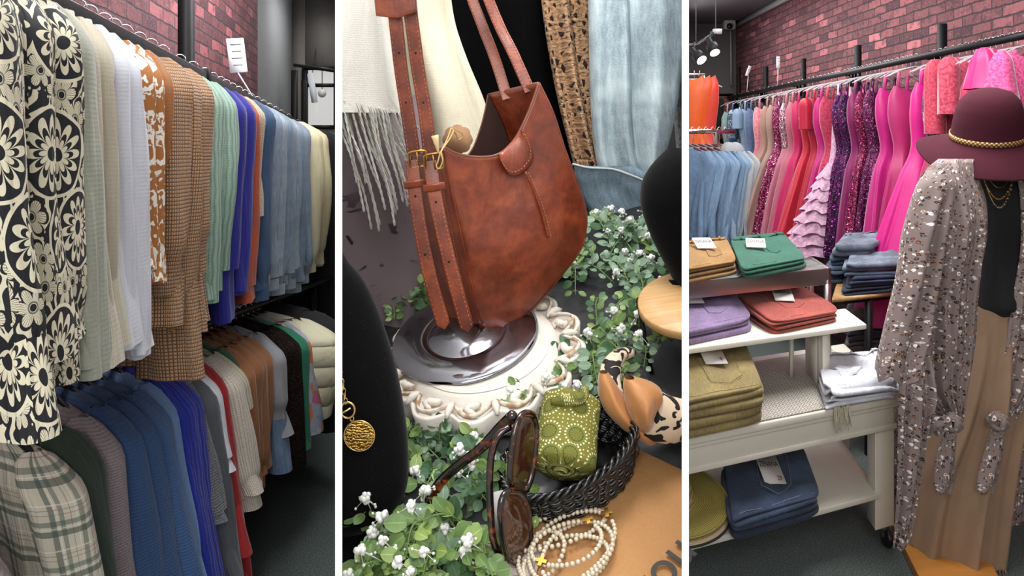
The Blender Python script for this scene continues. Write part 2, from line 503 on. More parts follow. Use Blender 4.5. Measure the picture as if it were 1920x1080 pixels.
@memo
def brick(sx=1.0, c1='#7d4a48', c2='#5e3639', mortar='#3a3335', scale=1.0, hi='#b98d86'):
    g = NG('brick'); uv = g.uv()
    warp = g.n('TexNoise', {'Vector': uv, 'Scale': 9, 'Detail': 3}, out=1)
    p = g.vm('ADD', uv, g.vm('SCALE', g.vm('SUBTRACT', warp, (.5, .5, .5)), scale=.022))
    br = g.n('TexBrick', {'Vector': p, 'Color1': lin('#ffffff'), 'Color2': lin('#000000'), 'Mortar': lin('#808080'), 'Scale': scale, 'Mortar Size': .006, 'Mortar Smooth': .4, 'Bias': 0.0, 'Brick Width': .18, 'Row Height': .062}, out=None)
    r = g.sep(br.outputs[0])[0]
    base = g.ramp(r, [(0, c2), (.35, c1), (.6, shade(c1, .8)), (.9, shade(c1, 1.25)), (1, shade(c1, 1.5))])
    n = g.noise(uv, 16, 5, .7); n3 = g.noise(uv, 60, 4, .7)
    base = g.mix(g.math('MULTIPLY', g.step(n, .56, .08), .6), base, shade(c2, .55))
    base = g.mix(g.math('MULTIPLY', g.step(n3, .60, .06), .35), base, hi)
    col = g.mix(br.outputs[1], base, mortar)
    h = g.math('SUBTRACT', g.math('MULTIPLY', n, .8), g.math('MULTIPLY', br.outputs[1], 1.0))
    return g.fin(col, .85, normal=g.bump(h, .5, .012))
@memo
def carpet():
    g = NG('carpet'); o = g.obj()
    n = g.noise(o, 180, 4, .75); n2 = g.noise(o, 3, 2)
    col = g.ramp(n, [(.3, '#2a3334'), (.5, '#58625f'), (.72, '#9ba49f')])
    col = g.mix(g.math('MULTIPLY', n2, .3), col, '#39413f')
    return g.fin(col, 1, normal=g.bump(n, .8, .006))
@memo
def paint(c, rough=.6, bump=.1):
    g = NG('paint'); o = g.obj(); n = g.noise(o, 40, 4)
    return g.fin(g.mix(g.math('MULTIPLY', n, .12), c, shade(c, .8)), rough, normal=g.bump(n, bump, .002))
@memo
def whitewash():
    g = NG('whitewashed_wood'); o = g.obj(); n = g.noise(o, 35, 5, .7); n2 = g.noise(o, 12, 3, .6, 1)
    geo = g.n('NewGeometry', out='Pointiness' and 7)
    f = g.step(g.math('ADD', n, g.math('MULTIPLY', g.math('SUBTRACT', geo, .5), .8)), .68, .05)
    col = g.mix(g.math('MULTIPLY', g.step(n2, .5, .2), .25), '#d6cfc4', '#bdb2a3')
    col = g.mix(g.math('MULTIPLY', f, .75), col, '#a9794f')
    return g.fin(col, .7, normal=g.bump(n, .3, .002))
@memo
def wood(c='#d7a668', c2='#bb8444', sc=8, rough=.45):
    g = NG('wood'); o = g.obj()
    p = g.vm('MULTIPLY', o, (1, 12, 12))
    n = g.noise(p, sc, 4, .6, .8); n2 = g.noise(g.vm('MULTIPLY', o, (4, 160, 160)), 2, 3)
    f = g.math('ADD', g.math('MULTIPLY', n, .6), g.math('MULTIPLY', n2, .4))
    return g.fin(g.mix(g.step(f, .5, .15), c2, c), rough, normal=g.bump(n2, .1, .001), coat=.1)
@memo
def leather(c='#8f4322'):
    g = NG('leather'); o = g.obj()
    n = g.noise(o, 16, 5, .65, .6); n2 = g.noise(o, 50, 4, .6); cr = g.vor(g.vm('ADD', o, g.vm('SCALE', g.n('TexNoise', {'Vector': o, 'Scale': 30}, out=1), scale=.03)), 90, 'DISTANCE_TO_EDGE')
    f = g.math('ADD', g.math('MULTIPLY', n, .7), g.math('MULTIPLY', n2, .3))
    col = g.ramp(f, [(.3, '#461a0c'), (.48, '#6f2c14'), (.62, '#8c3f1e'), (.8, '#a5572b')])
    h = g.math('ADD', g.math('MULTIPLY', g.noise(o, 260, 3), .5), g.math('MULTIPLY', g.noise(g.vm('MULTIPLY', o, (3, 3, 1)), 18, 3, .6, 1.2), 1.2))
    return g.fin(col, g.ramp(n2, [(.3, (.30,)*3+(1,)), (.7, (.48,)*3+(1,))]), normal=g.bump(h, .35, .002), coat=.25, coat_rough=.2)
@memo
def velvet(c='#050507'):
    g = NG('velvet'); o = g.obj()
    sp = g.vor(o, 420); f = g.math('MULTIPLY', g.math('LESS_THAN', sp, .13), g.math('GREATER_THAN', g.noise(o, 60), .6))
    col = g.mix(f, c, '#55555c')
    return g.fin(col, .95, normal=g.bump(g.noise(o, 700, 3), .5, .001), spec=.15, sheen=.08)
@memo
def chrome(c='#d9d9dc', rough=.08): return NG('chrome').fin(c, rough, 1.0)
@memo
def brass(c='#c9a25a', rough=.25): return NG('brass').fin(c, rough, 1.0)
@memo
def tortoise():
    g = NG('tortoiseshell'); o = g.obj(); n = g.noise(o, 55, 3, .55, 1.0)
    col = g.ramp(n, [(.46, '#0e0604'), (.56, '#2c0f08'), (.64, '#6b2e12'), (.78, '#9c5222')])
    return g.fin(col, .12, coat=.8, coat_rough=.04)
@memo
def clear(c='#ffffff', rough=.05, al=.25):
    g = NG('clear_plastic')
    return g.fin(c, rough, alpha=al, spec=.8)
@memo
def glass_tint(c='#4a2614', al=.62):
    return NG('tinted_lens').fin(c, .04, alpha=al, spec=.8, coat=.5)
WORLD = 0.62; EXPO = 0.2
def LIGHTS():
    # shop ceiling lamps, plus two added fill lights
    area("ceiling_lamp_left", (-.55, 2.0, 2.95), .5, 38, sy=2.2)
    area('ceiling_lamp_left_far', (-1.05, 4.6, 2.95), .4, 80, sy=4.5)
    area('far_wall_fill', (-1.55, 6.6, 2.9), .3, 11, sy=1.0)  # added fill light that lifts the dark grey walls around the far window
    area('ceiling_lamp_centre', (0, .95, 2.9), .4, 19, sy=.6)
    area('ceiling_lamp_right', (1.5, 3.0, 2.95), .8, 70, sy=1.5)
    area('ceiling_lamp_right_far', (1.8, 6.2, 2.95), .8, 60, sy=3.5)
    aim(area('front_fill', (0, -1.4, 2.8), 1.6, 50), (0, 2.5, 1.0))  # added fill light behind the camera, brightens the divider front edges
# ---------------------------------------------------------------- camera, world
cam = bpy.data.cameras.new('camera'); co = bpy.data.objects.new('camera', cam); COL.objects.link(co)
co.location = (0, 0, CZ); co.rotation_euler = (pi/2, 0, 0)
cam.sensor_width = 36; cam.lens = F/1920*36; cam.shift_y = -(540-HY)/1920; cam.clip_start = .05; cam.clip_end = 60
sc = bpy.context.scene; sc.camera = co
sc.view_settings.view_transform = 'Standard'; sc.view_settings.look = 'None'; sc.view_settings.gamma = 1; sc.view_settings.exposure = EXPO
sc.cycles.max_bounces = 6; sc.cycles.transparent_max_bounces = 24; sc.cycles.caustics_reflective = False; sc.cycles.caustics_refractive = False
w = bpy.data.worlds.new('world'); sc.world = w; w.use_nodes = True
nt = w.node_tree; bg = nt.nodes['Background']; bg.inputs[0].default_value = (1, .985, .96, 1); bg.inputs[1].default_value = WORLD
# ---------------------------------------------------------------- shell
ZC = 3.04; XW = 2.68; YB = 8.94
def quad(mb, a, b, c, d, mi=0):
    a, b, c, d = map(V, (a, b, c, d)); k = len(mb.v); mb.v += [a, b, c, d]
    w_ = (b-a).length; h_ = (d-a).length
    mb.face([k, k+1, k+2, k+3], [(0, 0), (w_, 0), (w_, h_), (0, h_)], mi); return mb
def slab(a, b, z0, z1, th):
    """vertical wall slab from a to b (xy), thickness th to the left of a->b"""
    a = V((a[0], a[1], 0)); b = V((b[0], b[1], 0)); d = (b-a).normalized(); n = V((-d.y, d.x, 0))*th
    m = MB(); A, B, C, D = a, b, b+n, a+n; L = (b-a).length
    z = lambda p, h: V((p.x, p.y, h))
    for p, q, l in ((A, B, L), (B, C, th), (C, D, L), (D, A, th)):
        k = len(m.v); m.v += [z(p, z0), z(q, z0), z(q, z1), z(p, z1)]
        m.face([k, k+1, k+2, k+3], [(0, z0), (l, z0), (l, z1), (0, z1)])
    for h, fl in ((z0, 1), (z1, 0)):
        k = len(m.v); m.v += [z(p, h) for p in (A, B, C, D)]; m.face([k+3, k+2, k+1, k] if fl else [k, k+1, k+2, k+3])
    return m
struct('floor', MB().box((0.6, 4.3, -.05), (9, 10, .1)), carpet())
def ceil_mat():
    g = NG('ceiling_tiles'); o = g.obj(); x, y, _ = g.sep(o)
    fx = g.math('ABSOLUTE', g.math('SUBTRACT', g.math('FRACT', g.math('DIVIDE', g.math('ADD', x, 0.12), 1.2)), .5))
    fy = g.math('ABSOLUTE', g.math('SUBTRACT', g.math('FRACT', g.math('DIVIDE', y, 1.2)), .5))
    ln = g.math('GREATER_THAN', g.math('MAXIMUM', fx, fy), .488)
    n = g.noise(o, 120, 3)
    return g.fin(g.mix(ln, g.mix(g.math('MULTIPLY', n, .3), '#8d8b90', '#6d6b70'), '#5c5a60'), .9)
struct('ceiling', MB().box((0.6, 4.9, ZC+.05), (9, 8.6, .1)), ceil_mat())
# booth 1 : brick wall on the left, grey wall beyond, end wall with shop window
def wl(y): return -.93-.17*y      # left wall line
A1 = (wl(.55), .55); B1 = (wl(5.45), 5.45); C1 = (wl(7.45), 7.45)
struct('wall_left', slab(A1, B1, 0, ZC, .1), brick(c1='#744246', c2='#492730', mortar='#3f3137', hi='#a07f80'))
struct('wall_left_far', slab(B1, C1, 0, ZC, .1), paint('#8b8c8d', .8))
EY = 7.45
WX0, WX1 = at(572, 0, EY).x, -SLOPE*EY-.02
wz0, wz1 = at(0, 238, EY).z, at(0, 128, EY).z
m = MB(); wx = C1[0]
m.box(((wx+WX0)/2, EY+.06, ZC/2), (WX0-wx, .12, ZC))
m.box(((WX0+WX1)/2, EY+.06, wz0/2), (WX1-WX0, .12, wz0)); m.box(((WX0+WX1)/2, EY+.06, (wz1+ZC)/2), (WX1-WX0, .12, ZC-wz1))
struct('wall_end', m, paint('#8a847f', .8))
m = MB(); q = .035
for z in (wz0, wz1, wz1-.17): m.box(((WX0+WX1)/2, EY, z), (WX1-WX0, .05, q))
for x in (WX0, WX1): m.box((x, EY, (wz0+wz1)/2), (.05, .05, wz1-wz0))
wf = struct('window_1', m, plain('#17171b', .5))
gl = MB().box(((WX0+WX1)/2, EY+.03, (wz0+wz1)/2), (WX1-WX0, .006, wz1-wz0)).build('window_glass', clear(al=.12), wf); tag(gl, kind='structure')
# outside the window: bright street and sky as geometry far beyond is left to the world light
# booth 3 : long brick wall on the right, grey end wall
struct('wall_right', slab((XW, YB), (XW, .3), 0, ZC, .1), brick(c1='#78464a', c2='#4b2b33', mortar='#30272d', hi='#a5827f'))
x3 = SLOPE*YB+.01
struct('wall_back', slab((XW, YB), (x3, YB), 0, ZC, -.1), paint('#5d5a58', .8))
# cornice strip where brick meets ceiling
struct('trim_1', MB().box((XW-.02, (YB+.6)/2, ZC-.03), (.04, YB-.6, .05)), plain('#a9a6a6', .6))
# booth 2 back wall
struct('wall_centre', MB().box((0, 3.3, ZC/2), (2*SLOPE*3.3-.03, .1, ZC)), paint('#2d2a2c', .9))
# partitions: thin white panels between the three bays, floor to ceiling
PW = 13/F*.7
for nm, s, y1 in (('wall_divider_left', -1, EY), ('wall_divider_right', 1, YB)):
    d = V((s*SLOPE, 1, 0)).normalized(); n = V((d.y, -d.x, 0))*PW/2
    a = V((s*SLOPE, 1, 0))*.7; b = V((s*SLOPE, 1, 0))*y1
    m = slab((a-n)[:2], (b-n)[:2], 0, ZC, -PW) if False else slab((a+n)[:2], (b+n)[:2], 0, ZC, PW)
    struct(nm, m, paint('#fbfbfb', .6, .0))
# ---------------------------------------------------------------- lights
def area(name, loc, size, power, rot=(0, 0, 0), col=(1, 1, 1), sy=None):
    l = bpy.data.lights.new(name, 'AREA'); l.energy = power; l.size = size; l.color = col
    if sy: l.shape = 'RECTANGLE'; l.size_y = sy
    o = bpy.data.objects.new(name, l); COL.objects.link(o); o.location = loc; o.rotation_euler = rot; return o
def aim(o, p):
    o.rotation_euler = (V(p)-o.location).to_track_quat('-Z', 'Y').to_euler(); return o
LIGHTS()
# ================================================================= BOOTH 1
set_booth(1)
CHROME = chrome(); BLACK = plain('#08080a', .4, spec=.25); BLKP = plain('#0c0c0e', .55, spec=.25)
def warp_noise(p, s, seed=0): return noise.noise(V(p)*s+V((seed*7.1, seed*3.3, seed)))

def hanger(R, w, hw=.19, drop=.05, mat=None, group='hangers', label='hanger', hook=.03, seed=0, barmat=None, z0=None, thick=.0035):
    t = thing('clothes_hanger', label, 'hanger', R, group=group)
    n = w.cross(ZUP)
    hk = []
    for i in range(11):
        a = -.6+(pi+.6)*i/10
        hk.append(R+n*(cos(a)*.019)+ZUP*(sin(a)*.019+.012))
    hk = hk[::-1]; hk.append(R+n*.0-ZUP*.012 if False else R+n*.006-ZUP*(hook*.5)); 
    hk2 = [R+n*(.015*cos(a))+ZUP*(.014+.013*sin(a)) for a in [pi*1.05-pi*1.15*i/9 for i in range(10)]]
    hk2 += [R+n*.012-ZUP*.004, R-ZUP*.022, R-ZUP*(hook)]
    m = MB().tube(hk2, .0018, 5); 
    if m.build('hook', CHROME, t) is None: pass
    c = R-ZUP*hook
    pts = [c-w*hw-ZUP*(drop+.01), c-w*(hw*.55)-ZUP*(drop*.45), c-w*.03-ZUP*.004, c, c+w*.03-ZUP*.004, c+w*(hw*.55)-ZUP*(drop*.45), c+w*hw-ZUP*(drop+.01)]
    MB().tube(smooth_path(pts, 16), thick, 6).build('shoulder_bar', mat or clear(al=.55), t)
    return t

def garment(name, label, cat, R, w, tip, mat, group=None, hw=.21, T=.032, drop=.03, blen=None, flare=.05, folds=3, amp=.012, slr=.045, slw=None,
            sleeve=True, cuff=None, cuffl=.045, seed=1, puff=0.0, slmat=None, collar=None, lowband=None, slend=1.0, n_rows=26, leanscale=1.0, wr=1.0, hem_wave=.0, gather=0):
    """hanging top. R rail point, w unit width direction (aisle side), tip=(px,py) of the aisle sleeve end"""
    N0 = R-ZUP*drop; n = V((w.y, -w.x, 0))
    S = N0+w*hw
    E = at(tip[0], tip[1], S.y)
    sl = S.z-E.z; lv = V((E.x-S.x, 0, 0))/max(sl, .1)
    L = sl*(blen or 1.0)
    t = thing(name, label, cat, (N0.x, N0.y, N0.z-L), group=group)
    hb = hw-.02
    def P(a, b, s): return N0+w*a+n*b-ZUP*s+lv*(s*leanscale)
    K = 6; rows = []
    for k in range(K+1):
        x = k/K; rows.append((.05+(hb-.05)*sin(x*pi/2)**.95, .006+(T-.006)*x**.7, .045*x+.03*x**4))
    rr = random.Random(seed); ph = rr.uniform(0, 6); ph2 = rr.uniform(0, 6)
    for k in range(1, n_rows+1):
        x = k/n_rows; s = .075+(L-.075)*x
        rows.append((hb+flare*x-.015*sin(x*pi), T*(1-.1*sin(x*pi)), s))
    NU = 44
    def fn(u, v):
        i = min(int(round(v*(len(rows)-1))), len(rows)-1); W, TT, s = rows[i]
        th = 2*pi*u; c, sn = cos(th), sin(th)
        a = W*c; b = TT*(abs(sn)**.75)*(1 if sn >= 0 else -1)
        g = sm((s-.05)/.35)
        f = amp*g*(sin(folds*pi*c+ph+s*1.5)+.5*sin(folds*2.3*c*pi+ph2-s*2))
        b += f+wr*.019*g*warp_noise((a*7, s*3.0, seed), 1)+wr*.007*warp_noise((a*22, s*7, seed), 1)*g
        a += wr*.008*g*warp_noise((s*5, seed, b*8), 1.3)
        if gather and s > L-.1: b *= 1; 
        s2 = s+(hem_wave*sin(c*9+ph)*(1 if i > len(rows)-4 else 0))
        return (P(a, b, s2), ((u*(2*hb+2*T)*2) % 10, s))
    MB().grid(fn, NU, len(rows)-1, closed=True).build('body', mat, t)
    if lowband:
        def fb(u, v):
            s = L-.002+v*.05; th = 2*pi*u
            return (P((hb+flare)*.99*cos(th), T*.95*sin(th)+amp*sin(folds*pi*cos(th)+ph+s*1.5), s), (u*1.0, s))
        MB().grid(fb, NU, 4, closed=True).build('hem_band', lowband, t)
    if sleeve:
        for sd, nm in ((1, 'sleeve'), (-1, 'sleeve')):
            if sd < 0 and not sleeve == 2: continue
            smm = slmat or mat; ra = slw or slr; rb = min(slr, T*1.25)
            NR = 26; LL = sl*slend if sd > 0 else sl*.97
            def fs(u, v):
                th = 2*pi*u; s = v*LL; capz = sm(min(1, s/.07))
                rad = (.25+.75*sqrt(clampf(s/.06, 0, 1)))
                pf = 1+puff*sin(min(1, s/LL)*pi)**2 if puff else 1
                tp = 1-.28*v
                if cuff and s > LL-.07: tp *= 1-.25*sm((s-(LL-.07))/.05)
                A = ra*rad*tp*pf; B = rb*rad*tp*(1+(pf-1)*.5)
                ctr = (hw-.03)*min(1, .72+.28*sm(s/.09))+.0
                dz = s+.012
                fo = wr*.011*warp_noise((cos(th)*1.3, s*4.5+sin(th), seed+3), 1)+.005*wr*sin(3*th+ph+s*6)
                a = ctr+(A+fo)*cos(th)+.012*sin(s*5+ph)*v; b = (B+fo)*sin(th)+.008*sin(s*4+ph2)*v
                return (P(sd*a if sd < 0 else a, b, dz), (u*2*pi*ra, s))
            MB().grid(fs, 22, NR, closed=True).build(nm, smm, t)
            if cuff:
                def fc(u, v):
                    th = 2*pi*u; s = LL-.004+v*cuffl; q = (1-.28)*.80
                    return (P(sd*((hw-.03)+ra*q*cos(th)+.012*sin(LL*5+ph)), rb*q*sin(th)+.008*sin(LL*4+ph2), s+.012), (u*2*pi*ra, s))
                MB().grid(fc, 20, 4, closed=True).build('cuff', cuff, t)
    if collar:
        def fk(u, v):
            th = 2*pi*u
            r = .052+.016*v; return (P(r*1.15*cos(th), (.012+.012*v)*sin(th), .002-.028*(1-abs(v-.5)*2)*1.0+.03*v), (u*.3, v*.05))
        MB().grid(fk, 24, 6, closed=True).build('collar', collar, t)
    return t

# ---- upper rail
def RU(px): y = 810/(722-px); return V((-.579-.17*y, y, 1.889-.03*y))
def RUy(y): return V((-.579-.17*y, y, 1.889-.03*y))
def az(a): a = math.radians(a); return V((cos(a), sin(a), 0))
def rack(name, label, y0, y1, zf, posts, wallx, r=.017):
    t = thing(name, label, 'rack', (zf(y0).x, y0, 0))
    P0, P1 = zf(y0), zf(y1)
    d = (P1-P0).normalized(); sd = d.cross(ZUP).normalized(); up = sd.cross(d)
    M = Matrix((d, sd, up)).transposed()
    MB().box((P0+P1)/2+V((0, 0, -.004)), ((P1-P0).length, .02, .036), M).build('rail', BLACK, t, bevel=.003)
    for (y, ztop) in posts:
        R = zf(y); bx = R.x-wallx
        MB().box((R.x-wallx, y, ztop/2), (.035, .045, ztop)).build('post', BLKP, t)
        MB().box((R.x-wallx/2, y, R.z), (abs(wallx)+.03, .03, .05)).box((R.x-wallx/2, y, R.z-.05), (abs(wallx)*.5, .02, .07)).build('bracket', BLKP, t)
    return t
rack('garment_rack', 'long black steel clothes rail running along the brick wall above the hanging tops', .75, 6.9, lambda y: RUy(y), [(2.40, 2.75), (5.9, 2.1)], .06)
W1 = az(-47)
HG = 'clear plastic hangers with chrome hooks on the upper left rail'
HL = 'clear plastic hanger with thin chrome hook on the upper black rail by the brick wall'
def up(name, label, cat, rpx, tip, mat, w=None, **k):
    R = RU(rpx); ww = az(w) if w is not None else W1
    g = garment(name, label, cat, R, ww, tip, mat, **k)
    hanger(R, ww, group=HG, label=HL)
    return g
FL = floral(); BEI = cloth('#a9a290', var=.06); SAGE = cloth('#8f9284', var=.08); WHT = cloth('#bfc2cb', var=.03); RUST = cloth('#8e5a2c', var=.08, sheen=.1)
WAF = waffle('#a98463'); MINT = cable('#8ba897'); ROY = cloth('#20207e', var=.08); ORG = cloth('#a04a30', var=.1)
up('blouse', 'black and cream flower-print blouse at the left end of the upper rail', 'blouse', -120, (18, 720), FL, cuff=FL, collar=None, seed=3, slr=.05, slw=.06, T=.05, hw=.22, blen=1.12)
up('blouse', 'black and cream flower-print blouse hanging beside the grey-green shirt', 'blouse', -25, (70, 655), FL, cuff=FL, seed=4, slr=.05, slw=.065, T=.05, hw=.225, blen=1.03)
up('blouse', 'black and cream print blouse with big medallion sleeve, touching the grey-green shirt', 'blouse', 12, (112, 640), FL, cuff=FL, cuffl=.05, seed=5, slr=.05, slw=.06, T=.045, hw=.22, blen=1.0)
up('shirt', 'grey-green long shirt between the flower-print blouses and the beige shirt', 'shirt', 52, (172, 690), SAGE, seed=6, slr=.045, slw=.05, T=.035, hw=.215, blen=.99)
up('shirt', 'pale beige long shirt with a wide straight hem', 'shirt', 78, (190, 672), BEI, seed=7, slr=.045, slw=.045, T=.03, hw=.215, blen=1.02)
up('shirt', 'beige long-sleeved shirt directly left of the white shirts', 'shirt', 112, (198, 650), BEI, seed=8, slr=.045, slw=.05, T=.035, collar=BEI, hw=.215)
up('shirt', 'white long-sleeved shirt touching the beige one', 'shirt', 146, (228, 650), WHT, seed=9, slr=.045, slw=.045, T=.03, collar=WHT)
up('shirt', 'white long-sleeved shirt touching the rust print blouse', 'shirt', 168, (252, 660), WHT, seed=10, slr=.045, slw=.05, T=.03, collar=WHT)
CAM = camo()
up('blouse', 'rust and white leaf-print blouse next to the white shirts', 'blouse', 196, (262, 500), CAM, seed=11, slr=.045, T=.035, hw=.20)
up('blouse', 'second rust and white leaf-print blouse, touching the plain rust blouse', 'blouse', 214, (284, 525), CAM, seed=12, slr=.045, T=.035, hw=.20)
up('blouse', 'plain rust-brown blouse with puffed short sleeve', 'blouse', 236, (284, 340), RUST, seed=13, slr=.05, slw=.05, puff=.25, T=.035, hw=.21, cuff=RUST, blen=1.5)
for i, (rp, tp, lb) in enumerate(((262, (312, 505), 'tan waffle-knit top touching the rust-brown blouse'), (284, (336, 590), 'middle one of the three tan waffle-knit tops'), (306, (366, 470), 'tan waffle-knit top touching the mint cable-knit jumper'))):
    up('waffle_top', lb, 'top', rp, tp, WAF, seed=20+i, slr=.06, slw=.062, T=.05, hw=.205, blen=1.25 if i != 2 else 1.42, amp=.02, group='tan waffle-knit tops on the upper rail', cuff=WAF)
up('jumper', 'mint green cable-knit jumper beside the tan knits', 'jumper', 338, (386, 560), MINT, seed=31, slr=.06, slw=.06, T=.05, puff=.15, hw=.2)
up('jumper', 'mint green cable-knit jumper with full sleeve touching the royal blue top', 'jumper', 362, (404, 500), MINT, seed=32, slr=.06, slw=.07, T=.05, puff=.5, hw=.21, blen=1.12)
up('top', 'royal blue long top left of the other royal blue top', 'top', 384, (422, 500), ROY, seed=33, slr=.06, T=.05, hw=.2, blen=1.3)
up('top', 'royal blue long top with flared sleeve end', 'top', 400, (446, 545), ROY, seed=34, slr=.06, T=.05, hw=.21)
up('top', 'rust-orange long top behind the royal blue ones', 'top', 414, (462, 530), ORG, seed=35, slr=.06, T=.05, hw=.21, blen=1.1)
up('cardigan', 'cream speckled knit cardigan between orange top and dark denim jacket', 'cardigan', 424, (468, 385), ribknit('#b6a88c', 90, mottle=.6, c2='#6f6350'), seed=36, slr=.06, slw=.07, T=.06, hw=.22, blen=1.1)
up('denim_jacket', 'dark blue denim jacket with pointed collar', 'jacket', 436, (486, 535), denim('#2c4460', .15), seed=37, slr=.07, slw=.075, T=.07, hw=.225, collar=denim('#2c4460', .15), cuff=denim('#2c4460', .15), blen=1.02)
for i in range(7):
    up('denim_jacket', ('pale grey-blue denim jacket %s' % ('touching the dark blue denim jacket', 'second to the right of the dark denim jacket', 'third to the right of the dark denim jacket', 'in the middle of the row of pale denim jackets', 'third from the cream ruffled top among pale denim jackets', 'second from the cream ruffled top among pale denim jackets', 'touching the cream ruffled top')[i]), 'jacket', 448+i*11.5, (492+i*12, 512+(i % 3)*8), denim(('#6f7d8b', '#7d8994', '#677786')[i % 3], .2), seed=40+i, slr=.085, slw=.08, T=.085, hw=.23, cuff=denim('#8996a3', .2), group='pale denim jackets on the upper rail', blen=.95+.05*(i % 2))
CRM = cloth('#c6bd9c', var=.08)
up('blouse', 'cream blouse with shoulder ruffle touching the pale denim jackets', 'blouse', 528, (576, 492), CRM, seed=50, slr=.09, slw=.1, puff=.4, T=.1, hw=.25, cuff=CRM, w=-40)
up('blouse', 'cream blouse with shoulder ruffle nearest the dark dresses', 'blouse', 542, (596, 482), CRM, seed=51, slr=.09, slw=.1, puff=.4, T=.1, hw=.25, cuff=CRM, w=-40, blen=1.05)
up('dress', 'long black dress hanging past the cream blouses at the far end', 'dress', 560, (616, 640), plain('#111114', .9), seed=52, slr=.1, T=.12, hw=.28, w=-35)
t = up('dress', 'black dress with white trim at the far right end of the rail', 'dress', 572, (634, 700), plain('#15151a', .9), seed=53, slr=.1, T=.12, hw=.3, w=-30)

# ---- lower rail
def RL(px): y = 1428/(917-px); return V((-1.02-.031*y, y, 1.217-.1*y))
def RLy(y): return V((-1.02-.031*y, y, 1.217-.1*y))
t = thing('garment_rack', 'lower black steel clothes rail hidden among the hanging knitwear', 'rack', (RLy(1.1).x, 1.1, 0))
P0, P1 = RLy(1.05), RLy(4.9); MB().tube([P0, P1], .014, 10).build('rail', BLACK, t)
for y in (1.1, 4.4): MB().box((RLy(y).x-.02, y, RLy(y).z/2), (.04, .04, RLy(y).z)).build('post', BLKP, t)
HG2 = 'black hangers on the lower left rail'; HL2 = 'matt black shaped hanger holding a garment on the lower rail'
HB = plain('#0d0d0f', .55)
def lo(name, label, cat, rpx, tip, mat, w=-36, hg=True, **k):
    R = RL(rpx); ww = az(w)
    g = garment(name, label, cat, R, ww, tip, mat, **k)
    if hg: hanger(R+ZUP*.0, ww, hw=.19, drop=.055, mat=HB, group=HG2, label=HL2, thick=.008)
    return g
PL = plaid(); GRN = cloth('#2c3a2f', var=.1); MAU = ribknit('#91868a', 160, axis='V'); BLU = ribknit('#34517c', 130, axis='V', var=.06); BLU2 = ribknit('#3d5d8b', 130, axis='V', var=.06)
lo('jumper', 'pale knitted jumper at the bottom left corner below the plaid shirt', 'jumper', -150, (25, 1250), ribknit('#a59b98', 150, axis='V'), seed=60, slr=.05, slw=.06, T=.05, hw=.235, drop=.13)
g = lo('plaid_shirt', 'cream and green plaid shirt with collar and chest pocket', 'shirt', -8, (178, 1230), PL, seed=61, slr=.055, slw=.06, T=.05, hw=.235, collar=PL, drop=.05, w=-32)
lo('cardigan', 'dark green cardigan between the plaid shirt and the mauve one', 'cardigan', 50, (212, 1240), GRN, seed=62, slr=.055, T=.045, hw=.235, drop=.035)
lo('cardigan', 'mauve-grey ribbed cardigan beside the dark green one', 'cardigan', 98, (243, 1240), MAU, seed=63, slr=.055, T=.045, hw=.225, drop=.035)
lo('cardigan', 'steel blue cardigan touching the mauve-grey one', 'cardigan', 132, (293, 1240), BLU, seed=64, slr=.06, slw=.07, T=.05, hw=.225, drop=.03)
lo('cardigan', 'middle of the three steel blue cardigans', 'cardigan', 160, (335, 1230), BLU, seed=65, slr=.06, slw=.07, T=.05, hw=.235, drop=.03)
lo('cardigan', 'steel blue cardigan touching the light blue jumper', 'cardigan', 186, (368, 1220), BLU2, seed=66, slr=.06, slw=.07, T=.05, hw=.24, drop=.03)
lo('jumper', 'light blue jumper between steel blue cardigans and the royal blue knit', 'jumper', 218, (374, 1140), cloth('#6d8cb8', var=.06), seed=67, slr=.05, T=.045, hw=.22)
lo('jumper', 'vivid royal blue cable jumper next to the light blue one', 'jumper', 240, (398, 1120), cable('#1f2f9c', 30), seed=68, slr=.06, slw=.06, T=.055, hw=.235)
lo('jumper', 'royal blue cable jumper touching the charcoal jumper', 'jumper', 252, (408, 1110), cable('#1c2a90', 30), seed=69, slr=.06, slw=.06, T=.055, hw=.235)
CHA = ribknit('#55585e', 140, axis='V', mottle=.25, c2='#c9c9c9')
lo('jumper', 'charcoal grey jumper touching the royal blue one', 'jumper', 266, (402, 950), CHA, seed=70, slr=.06, T=.055, hw=.23, blen=1.1)
lo('jumper', 'long charcoal grey jumper left of the red cardigans', 'jumper', 280, (440, 1110), cloth('#4d5055'), seed=71, slr=.06, slw=.06, T=.055, hw=.245)
lo('cardigan', 'white cardigan with black striped edge beside the red one', 'cardigan', 290, (410, 850), cloth('#c9cbd2'), seed=72, slr=.06, T=.05, hw=.235, blen=1.2)
RED = cloth('#961d1f', var=.08)
lo('cardigan', 'red cardigan touching the white striped one', 'cardigan', 300, (448, 1040), RED, seed=73, slr=.05, T=.05, hw=.245)
lo('cardigan', 'long red cardigan touching the cream knit', 'cardigan', 312, (458, 1120), RED, seed=74, slr=.05, T=.05, hw=.25)
CRK = cable('#b9b299', 30)
lo('jumper', 'cream cable-knit jumper touching the red cardigan', 'jumper', 332, (470, 925), ribknit('#c4bcae', 90), seed=75, slr=.07, slw=.075, T=.06, hw=.235, cuff=ribknit('#c4bcae', 90))
lo('jumper', 'cream cable-knit jumper with black flecks', 'jumper', 344, (448, 760), CRK, seed=76, slr=.07, slw=.08, T=.06, hw=.235, blen=1.1)
lo('jumper', 'green jumper peeking out behind the cream knits', 'jumper', 356, (446, 750), cloth('#24593c'), seed=77, slr=.06, T=.06, hw=.22)
lo('jumper', 'mustard olive jumper between the cream and rust knits', 'jumper', 364, (452, 850), cloth('#84702f'), seed=78, slr=.06, T=.06, hw=.22)
TAN = cloth('#8c5c36', var=.08)
